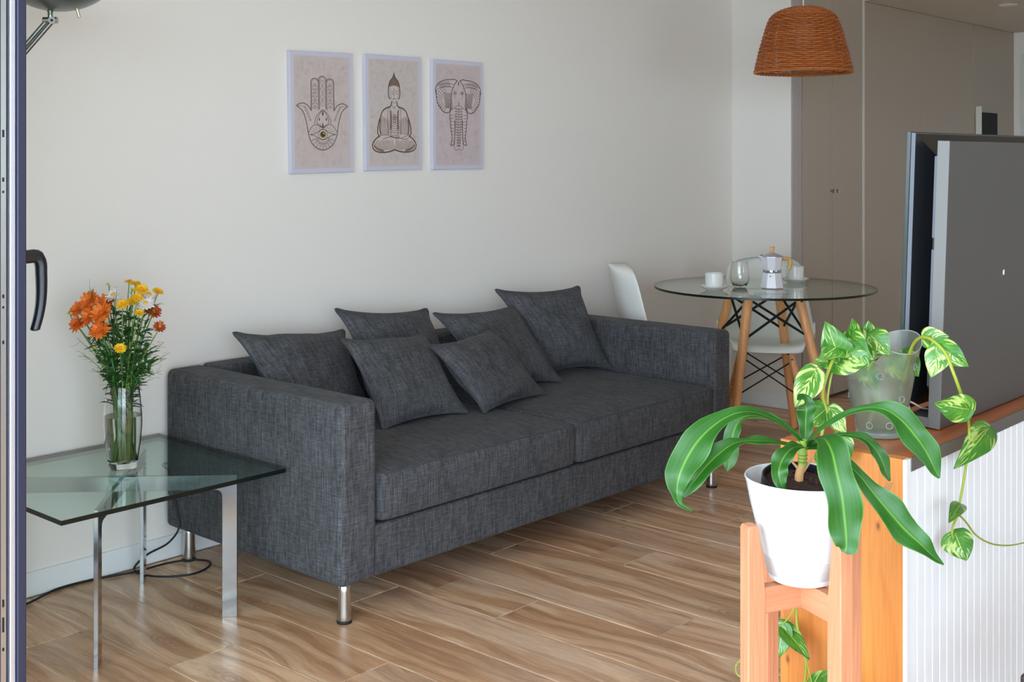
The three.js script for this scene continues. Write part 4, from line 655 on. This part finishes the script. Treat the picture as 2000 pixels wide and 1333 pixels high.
// ---------------------------------------------------------------- counter with timber end and slatted front
const HC = 0.72, CX0 = 2.243, CZF = -1.000, CZB = -1.268;
{
  const t = thing('counter', 'low counter with timber top and end panel, white slatted front', 'counter');
  mesh('carcass', span(CX0 + 0.022, 4.45, 0.004, HC - 0.026, CZB + 0.004, CZF - 0.016), paint('#dcdbde', 0.6), t);
  mesh('end_panel', planar(rspan(CX0, CX0 + 0.022, 0.002, HC - 0.0005, CZB, CZF - 0.004, 0.0015, 1), false, [0.11, 0.2]), pineMat, t);
  mesh('end_trim', rspan(CX0 + 0.0005, CX0 + 0.020, 0.002, HC - 0.001, CZF - 0.0045, CZF + 0.004, 0.0015, 1), paint('#e4e3e6', 0.45), t);
  mesh('worktop', planar(rspan(CX0 + 0.022, 4.45, HC - 0.026, HC, CZB, CZF + 0.001, 0.0015, 1), true), topMat, t);
  mesh('metal_edge', rspan(CX0 + 0.0215, 4.45, HC - 0.027, HC + 0.0006, CZF + 0.001, CZF + 0.0045, 0.001, 1), physical({ color: '#8b9092', metalness: 0.85, roughness: 0.36 }), t);
  const pitch = 0.0362, slat = rbox(pitch - 0.0006, HC - 0.030, 0.016, 0.0028, 0, 0, 0, 2), sm = [paint('#eae9ed', 0.5), paint('#e8e7ec', 0.5)];
  for (let k = 0, x = CX0 + 0.040; x < 4.44; x += pitch, k++) { const m = mesh('slat', slat, sm[k % 2], t); m.position.set(x, 0.002 + (HC - 0.030) / 2, CZF - 0.0082); }
}

// ---------------------------------------------------------------- television and its grey back board
{
  const tilt = 0.036, piv = [0, HC + 0.003, -1.06];
  const b = thing('back_board', 'large grey board with pale edges standing behind the television', 'board', piv); b.rotation.x = tilt;
  const face = paint('#4e4c4b', 0.42), edge = paint('#6c6a67', 0.45);
  mesh('panel', rspan(2.531, 3.75, 0.0, 0.614, -0.016, 0.010, 0.001, 1), face, b);
  mesh('edge_band', rspan(2.5285, 2.5312, 0.0, 0.614, -0.016, 0.010, 0.0006, 1), edge, b);
  const shelf = mesh('foot_shelf', rspan(2.531, 3.75, 0.0005, 0.021, -0.064, -0.0165, 0.001, 1), face, b);
  mesh('edge_band', rspan(2.5285, 2.5312, 0.0005, 0.021, -0.064, -0.0165, 0.0006, 1), edge, shelf);
  const spot = mesh('pink_spot', new THREE.SphereGeometry(0.0055, 14, 10).scale(1, 1.2, 0.25).translate(2.868, 0.312, 0.0102), paint('#f2dcd6', 0.3), b); spot.userData.label = 'tiny pale pink spot';  // small raised spot in pale pink
  mesh('screw', cyl(0.0035, 0.0035, 0.002, 12).rotateX(Math.PI / 2).translate(2.69, 0.018, 0.0106), steel, b);

  const t = thing('television', 'black flat television on the counter, turned to face the sofa', 'television', piv); t.rotation.x = tilt;
  const x0 = 2.556, x1 = 3.72, y0 = 0.024, y1 = 0.630;
  mesh('screen_glass', rspan(x0 - 0.002, x1 + 0.002, y0 - 0.001, y1 + 0.002, -0.096, -0.087, 0.001, 1), physical({ color: '#1d2a27', roughness: 0.15 }), t);
  mesh('bezel', rspan(x0, x1, y0, y1, -0.087, -0.077, 0.001, 1), physical({ color: '#5c5e66', metalness: 0.3, roughness: 0.4 }), t);
  const frustum = (a, c, d, e, za, A, C, D, E, zb) => { const v = [[a, d, za], [c, d, za], [c, e, za], [a, e, za], [A, D, zb], [C, D, zb], [C, E, zb], [A, E, zb]].map((p) => p), idx = [0, 1, 5, 0, 5, 4, 1, 2, 6, 1, 6, 5, 2, 3, 7, 2, 7, 6, 3, 0, 4, 3, 4, 7, 4, 5, 6, 4, 6, 7]; const g = new THREE.BufferGeometry(); g.setAttribute('position', new THREE.Float32BufferAttribute(v.flat(), 3)); g.setAttribute('uv', new THREE.Float32BufferAttribute(new Array(16).fill(0), 2)); g.setIndex(idx); const f = g.toNonIndexed(); f.computeVertexNormals(); return f; };
  mesh('back_bevel', frustum(x0 + 0.002, x1 - 0.002, y0 + 0.002, y1 - 0.002, -0.077, x0 + 0.044, x1 - 0.044, y0 + 0.04, y1 - 0.046, -0.050), blackMat, t);
  mesh('back_housing', rspan(x0 + 0.045, x1 - 0.045, y0 + 0.041, y1 - 0.047, -0.052, -0.020, 0.003, 2), blackMat, t);
  mesh('edge_highlight', merge([rspan(x0 + 0.043, x0 + 0.049, 0.40, y1 - 0.05, -0.052, -0.044, 0.001, 1), rspan(x0 + 0.043, x0 + 0.049, y0 + 0.05, 0.375, -0.052, -0.044, 0.001, 1)]), physical({ color: '#62646e', metalness: 0.3, roughness: 0.4 }), t);  // paler strips paint in the highlight along the back housing
  tag(mesh('pale_cord', tube([[2.49, 0.783, -1.118], [2.52, 0.775, -1.11], [2.56, 0.757, -1.10], [2.60, 0.750, -1.095]], 0.0022, 16, 6), paint('#dcb8ae', 0.6)), 'thin pink cord running behind the grey board', 'cord');

  const w = thing('wall_panel', 'black panel with a white side on the far wardrobe wall', 'panel', [8.24, 1.40, -3.114]);
  mesh('front', rbox(0.292, 0.41, 0.030, 0.004, 0.0, 0.0, 0.022, 2), paint('#100e0b', 0.7), w);
  mesh('back_plate', rbox(0.290, 0.40, 0.012, 0.003, 0.0, 0.0, 0.006, 2), paint('#57564a', 0.5), w);
  mesh('side_strip', rbox(0.008, 0.485, 0.040, 0.003, -0.151, 0.002, 0.021, 2), paint('#dedccf', 0.45), w);
}

// ---------------------------------------------------------------- frosted bucket with pothos
const BX = 2.409, BZ = -1.128;
{
  const t = thing('frosted_bucket', 'frosted clear bucket with a wavy rim holding water and pothos vines', 'bucket', [BX, HC + 0.0005, BZ]);
  const H = 0.196, rad = (v) => lerp(0.0485, 0.0835, Math.pow(v, 1.1)), rim = (a) => H + 0.016 * Math.cos(2 * (a - 0.35));
  const n = 72, rows = 26, wall = (off, y0) => { const pos = [], idx = [], uv = []; for (let j = 0; j <= rows; j++) for (let i = 0; i <= n; i++) { const a = i / n * Math.PI * 2, v = j / rows, y = lerp(y0, rim(a), v), r = rad(y / H) - off; pos.push(Math.cos(a) * r, y, Math.sin(a) * r); uv.push(i / n, v); } for (let j = 0; j < rows; j++) for (let i = 0; i < n; i++) { const a = j * (n + 1) + i, b = a + 1, c = a + n + 2, d = a + n + 1; idx.push(a, d, b, b, d, c); } const g = new THREE.BufferGeometry(); g.setAttribute('position', new THREE.Float32BufferAttribute(pos, 3)); g.setAttribute('uv', new THREE.Float32BufferAttribute(uv, 2)); g.setIndex(idx); g.computeVertexNormals(); return g; };
  const shellOut = wall(0, 0.012), shellIn = wall(0.003, 0.012); { const ix = shellIn.index.array; for (let k = 0; k < ix.length; k += 3) { const q = ix[k]; ix[k] = ix[k + 1]; ix[k + 1] = q; } shellIn.computeVertexNormals(); }
  const lip = (j, flip) => { const pos = [], idx = []; for (let i = 0; i <= n; i++) { const a = i / n * Math.PI * 2, y = j ? rim(a) : 0.012, r = rad(y / H); pos.push(Math.cos(a) * r, y, Math.sin(a) * r, Math.cos(a) * (r - 0.003), y, Math.sin(a) * (r - 0.003)); } for (let i = 0; i < n; i++) { const a = i * 2; flip ? idx.push(a, a + 2, a + 1, a + 1, a + 2, a + 3) : idx.push(a, a + 1, a + 2, a + 1, a + 3, a + 2); } const g = new THREE.BufferGeometry(); g.setAttribute('position', new THREE.Float32BufferAttribute(pos, 3)); g.setAttribute('uv', new THREE.Float32BufferAttribute(new Array(pos.length / 3 * 2).fill(0), 2)); g.setIndex(idx); g.computeVertexNormals(); return g; };
  mesh('wall', merge([shellOut, shellIn, lip(1, false), lip(0, true)]), frosted, t);
  mesh('rim', new THREE.TubeGeometry(new THREE.CatmullRomCurve3(Array.from({ length: 60 }, (_, k) => { const a = k / 60 * Math.PI * 2, y = rim(a); return V(Math.cos(a) * rad(y / H), y, Math.sin(a) * rad(y / H)); }), true), 160, 0.0016, 6, true), physical({ color: '#e6eee8', transmission: 0.7, thickness: 0, roughness: 0.15 }), t);
  mesh('base', lathe([[0, 0], [0.046, 0], [0.049, 0.003], [0.0495, 0.012], [0.047, 0.0155], [0, 0.0155]], 48), physical({ color: '#cfdad2', transmission: 0.75, thickness: 0, roughness: 0.25 }), t);
  for (const [a, y] of [[1.95, 0.085], [2.35, 0.030], [3.1, 0.028], [1.55, 0.150], [2.7, 0.135], [1.3, 0.06], [4.4, 0.08], [5.6, 0.05]]) { const r = rad(y / H) + 0.0008; const d = mesh('dimple', new THREE.TorusGeometry(0.0066, 0.0012, 8, 20), physical({ color: '#cfd8cc', transmission: 0.7, thickness: 0, roughness: 0.3 }), t); d.position.set(Math.cos(a) * r, y, Math.sin(a) * r); d.lookAt(BX + Math.cos(a) * 2, HC + y, BZ + Math.sin(a) * 2); }
  mesh('water', lathe([[0, 0.017], [0.0455, 0.017], [rad(0.118 / H) - 0.0045, 0.118], [0, 0.118]], 48), physical({ color: '#dfe8d2', transmission: 0.97, thickness: 0, roughness: 0.12 }), t);
}
// variegated pothos leaves: three prints from dark to pale
const pothosTextures = [0, 1, 2].map((k) => dataTexture(256, 256, (i, j) => {
  const u = i / 255, v = j / 255, s = 500 + k * 40, d = Math.abs(u - 0.5), vein = Math.abs(((v * 7 - d * 5) % 1 + 1) % 1 - 0.5);
  const sp = fbm(u * 5 + (v - d) * 2, (v - d * 1.2) * 11, s, 4) + 0.10 * fbm(u * 30, v * 50, s + 9, 2);
  let c = mix3([38, 98, 20], [80, 138, 36], fbm(u * 4, v * 4, s + 4, 3));
  c = mix3(c, [190, 200, 120], smooth(0.66 - k * 0.075, 0.78 - k * 0.075, sp) * (0.75 + 0.1 * k));
  c = mix3(c, [150, 184, 92], smooth(0.10, 0.0, vein) * 0.30); c = mix3(c, [190, 206, 110], smooth(0.022, 0.006, d) * 0.8); return c;
}));
const pothosMats = pothosTextures.map((t) => physical({ map: t, roughness: 0.36, clearcoat: 0.25, clearcoatRoughness: 0.25, transmission: 0 }));
const vineMat = paint('#93a032', 0.45), petioleMat = paint('#c9a08a', 0.55);
{
  const t = thing('pothos_plant', 'trailing variegated pothos growing out of the frosted bucket', 'plant');
  mesh('vine', taperTube(VINE_LEFT, (q) => lerp(0.0040, 0.0026, q), 120, 8), vineMat, t);
  mesh('vine', taperTube(VINE_RIGHT, (q) => lerp(0.0038, 0.0024, q), 110, 8), vineMat, t);
  mesh('vine', taperTube(VINE_RIGHT_BRANCH, (q) => lerp(0.0022, 0.0014, q), 50, 7), vineMat, t);
  mesh('vine', taperTube(VINE_LEFT_SHORT, () => 0.0022, 40, 7), vineMat, t);
  mesh('vine', taperTube(VINE_LOW, (q) => lerp(0.0024, 0.0014, q), 50, 7), vineMat, t);
  mesh('vine', taperTube(VINE_INSIDE, () => 0.0032, 40, 7), vineMat, t);
  PETIOLES.forEach((p, i) => mesh('petiole', taperTube(p, () => 0.0015, 20, 6), i === 0 ? petioleMat : vineMat, t));
  POTHOS_LEAVES.forEach((L, i) => {
    const B = V(...L.b), D = V(...L.t).sub(B), len = D.length(), dir = D.clone().normalize();
    const view = V(-B.x, 1.3 - B.y, -B.z).normalize(), side0 = dir.clone().cross(view).normalize(), q = L.r * Math.PI / 180, side = side0.clone().applyAxisAngle(dir, q * 0.6), nor = side.clone().cross(dir).normalize();
    const W = 1.35 * L.w / Math.max(0.6, Math.cos(q * 0.6)), bend = hash(i, 2, 3) * 0.25 + 0.08;
    const g = thickSheet((u, v) => {
      const s = u * 2 - 1, prof = Math.pow(Math.sin(Math.PI * Math.pow(Math.min(0.995, v * 0.995), 0.62)), 0.85), w = Math.max(0.0006, W * 0.5 * prof);
      const notch = -0.16 * len * Math.pow(Math.abs(s), 1.4) * (1 - smooth(0, 0.35, v));
      const h = 0.20 * w * Math.abs(s) + 0.05 * W * Math.sin(v * 7 + s * 3 + i) * Math.abs(s) - bend * len * v * v;
      return B.clone().addScaledVector(dir, len * v + notch).addScaledVector(side, s * w).addScaledVector(nor, h);
    }, 10, 16, 0.0008);
    mesh('leaf', g, pothosMats[L.k], t);
  });
}

// ---------------------------------------------------------------- plant stand, pot, dracaena
const PX = 1.924, PZ = -1.045;
{
  const t = thing('plant_stand', 'pale salmon wooden plant stand holding the white pot', 'plant stand', [PX, 0, PZ]);
  const base = 65.5 * Math.PI / 180;                                          // two legs towards the terrace side
  for (let k = 0; k < 4; k++) {
    const s = new THREE.Shape(); s.moveTo(0.086, 0); s.lineTo(0.119, 0); s.lineTo(0.119, 0.664); s.lineTo(0.116, 0.668); s.lineTo(0.101, 0.668); s.lineTo(0.099, 0.664); s.lineTo(0.0865, 0.545); s.closePath();
    const g = new THREE.ExtrudeGeometry(s, { depth: 0.023, bevelEnabled: true, bevelSize: 0.0015, bevelThickness: 0.0015, bevelSegments: 1 }).translate(0, 0.0015, -0.0115);
    mesh('leg', planar(g).rotateY(base + k * Math.PI / 2), standMat, t);
  }
  for (let k = 0; k < 2; k++) { const g = planar(rbox(0.1725, 0.046 - k * 0.001, 0.022, 0.0015, 0, 0.5405 - k * 0.0005, 0, 1), true); mesh('cross_bar', g.rotateY(base + k * Math.PI / 2), standMat, t); }

  const p = thing('plant_pot', 'glossy white tapered pot on the wooden stand', 'pot', [PX, 0.5645, PZ]);
  mesh('body', lathe([[0, 0], [0.054, 0], [0.0575, 0.003], [0.064, 0.03], [0.078, 0.085], [0.090, 0.135], [0.0975, 0.172], [0.0995, 0.176], [0.0985, 0.1785], [0.0950, 0.177], [0.0885, 0.140], [0.076, 0.085], [0.061, 0.012], [0, 0.010]], 72), paint('#e6e8ea', 0.24, { clearcoat: 0.5, clearcoatRoughness: 0.15 }), p);

  const n = thing('nursery_pot', 'black rimmed red nursery pot tilted inside the white pot', 'pot', [PX - 0.004, 0.648, PZ - 0.006]); n.quaternion.setFromUnitVectors(V(0, 1, 0), V(-0.88 * 0.19 + 0.668 * 0.12, 1, 0.477 * 0.19 + 0.744 * 0.12).normalize());
  mesh('rim', lathe([[0.070, 0.068], [0.0725, 0.070], [0.0725, 0.094], [0.0705, 0.096], [0.0685, 0.094], [0.0685, 0.068]], 48), paint('#17161a', 0.3), n);
  mesh('liner', lathe([[0, 0], [0.052, 0], [0.0705, 0.070], [0.0685, 0.070], [0.050, 0.003], [0, 0.003]], 40), paint('#c8362a', 0.5), n);
  const soil = new THREE.CircleGeometry(0.0715, 48, 0, Math.PI * 2).rotateX(-Math.PI / 2); const sg = new THREE.RingGeometry(0.0005, 0.0685, 48, 14).rotateX(-Math.PI / 2), sp = sg.attributes.position;
  for (let i = 0; i < sp.count; i++) { const e = Math.hypot(sp.getX(i), sp.getZ(i)) / 0.0715; sp.setY(i, 0.0820 + (1 - e) * 0.004 + 0.007 * (fbm(sp.getX(i) * 120 + 9, sp.getZ(i) * 120, 61, 3) - 0.5)); } sg.computeVertexNormals();
  const so = mesh('soil', sg, paint('#3a2620', 0.95), n); so.userData.kind = 'stuff';
  const cr = []; for (let k = 0; k < 160; k++) { const a = rr(0, 6.28), r = Math.sqrt(rnd()) * 0.066; cr.push(new THREE.IcosahedronGeometry(rr(0.001, 0.0032), 0).scale(1, rr(0.5, 1), rr(0.6, 1.4)).translate(Math.cos(a) * r, 0.0850 + rr(-0.001, 0.002), Math.sin(a) * r)); }
  const cm = mesh('soil_crumbs', merge(cr), paint('#4a322a', 0.95), n); cm.userData.kind = 'stuff';

  // corn plant: cane, crown sheath, strap leaves
  const leafTex = dataTexture(128, 512, (i, j) => { const u = i / 127, v = j / 511, d = Math.abs(u - 0.5), st = fbm(u * 26, v * 3, 700, 3), br = fbm(u * 90, v * 6, 710, 2); let c = mix3([22, 74, 12], [38, 98, 18], st); c = mix3(c, [104, 150, 40], smooth(0.05, 0.015, d) * (0.4 + 0.5 * st)); c = mix3(c, [110, 158, 56], smooth(0.46, 0.5, d) * 0.5); const f = 1 + (br - 0.5) * 0.14; return [c[0] * f, c[1] * f, c[2] * f]; });
  const strap = physical({ map: leafTex, roughness: 0.42 });
  const d = thing('corn_plant', 'young corn plant with long arching strap leaves in the white pot', 'plant');
  const crown = V(...DRACAENA_LEAVES[0].p[0].slice(0, 3));
  mesh('cane', taperTube([[PX - 0.004, 0.715, PZ - 0.004], [PX - 0.002, 0.745, PZ - 0.004], [lerp(PX, crown.x, 0.6), 0.765, lerp(PZ, crown.z, 0.6)]], (q) => lerp(0.0085, 0.0068, q), 24, 12), paint('#cf9a64', 0.7), d);
  mesh('stub', merge([bar([PX - 0.002, 0.752, PZ - 0.002], [PX - 0.016, 0.772, PZ - 0.014], 0.0032, 0.0016), bar([PX, 0.748, PZ], [PX + 0.020, 0.772, PZ + 0.010], 0.0032, 0.0016)]), paint('#c8a47a', 0.7), d);
  mesh('green_stem', taperTube([[lerp(PX, crown.x, 0.55), 0.762, lerp(PZ, crown.z, 0.55)], [crown.x, 0.785, crown.z], [crown.x, crown.y + 0.006, crown.z]], (q) => lerp(0.0074, 0.0082, q), 20, 12), paint('#8fae3e', 0.45), d);
  for (const y of [0.768, 0.774, 0.780]) mesh('node_ring', new THREE.TorusGeometry(0.0076, 0.0009, 6, 20).rotateX(Math.PI / 2).translate(lerp(PX, crown.x, (y - 0.75) / 0.03), y, lerp(PZ, crown.z, (y - 0.75) / 0.03)), paint('#7a7a2e', 0.6), d);
  DRACAENA_LEAVES.forEach((L, i) => {
    const pts = L.p, c = curve(pts.map((p) => p.slice(0, 3))), ws = pts.map((p) => p[3]);
    const widthAt = (t) => { const k = t * (ws.length - 1), a = Math.floor(k), f = k - a; return lerp(ws[a], ws[Math.min(ws.length - 1, a + 1)], f); };
    const g = thickSheet((u, v) => {
      const p = c.getPoint(v), tg = c.getTangent(v).normalize(), view = V(-p.x, 1.3 - p.y, -p.z).normalize(), up = V(0, 1, 0);
      let face = view.clone().lerp(up, 0.42); face.addScaledVector(tg, -face.dot(tg)).normalize();
      const side = tg.clone().cross(face).normalize(), s = u * 2 - 1, w = widthAt(v) * 0.5 * 0.9 * (1 + 0.12 * Math.sin(v * 19 + (s > 0 ? 0 : 2.1) + i * 1.3) * Math.abs(s)), wave = 0.20 * w * Math.sin(v * 25 + (s > 0 ? 0 : 1.7) + i) * Math.abs(s) * Math.abs(s);
      return p.addScaledVector(side, s * w).addScaledVector(face, 0.30 * w * Math.abs(s) + wave);
    }, 8, 64, 0.0009);
    mesh('leaf', g, strap, d);
  });
  const tip = mesh('dry_tip', thickSheet((u, v) => { const L = DRACAENA_LEAVES[8].p, e = V(...L[L.length - 1].slice(0, 3)); return e.add(V((u - 0.5) * 0.012, -0.004 - 0.022 * v, (u - 0.5) * 0.008 - 0.010 * v)); }, 3, 6, 0.0008), paint('#b7825a', 0.8), d); tip.userData.label = 'dry brown leaf tip';
}

// ---------------------------------------------------------------- low stool and glass jar at the right edge
{
  const c = [2.376, -0.655];
  const t = thing('stool', 'dark low stool at the lower right corner', 'stool', [c[0], 0, c[1]]);
  mesh('seat', rbox(0.26, 0.03, 0.26, 0.006, 0, 0.352, 0, 2), paint('#2c2122', 0.5), t);
  for (const [sx, sz] of [[-1, -1], [1, -1], [1, 1], [-1, 1]]) mesh('leg', bar([sx * 0.11, 0.0, sz * 0.11], [sx * 0.10, 0.338, sz * 0.10], 0.012, 0.014), paint('#2c2122', 0.5), t);
  const j = thing('glass_jar', 'clear glass jar cut by the right picture edge', 'jar', [c[0] + 0.022, 0.3675, c[1] + 0.018]);
  mesh('body', lathe([[0, 0], [0.040, 0], [0.062, 0.018], [0.073, 0.05], [0.073, 0.085], [0.060, 0.12], [0.046, 0.135], [0.0445, 0.134], [0.058, 0.118], [0.071, 0.085], [0.071, 0.05], [0.060, 0.020], [0.038, 0.003], [0, 0.003]], 44), tumblerGlass, j);
}

renderer.render(scene, camera);
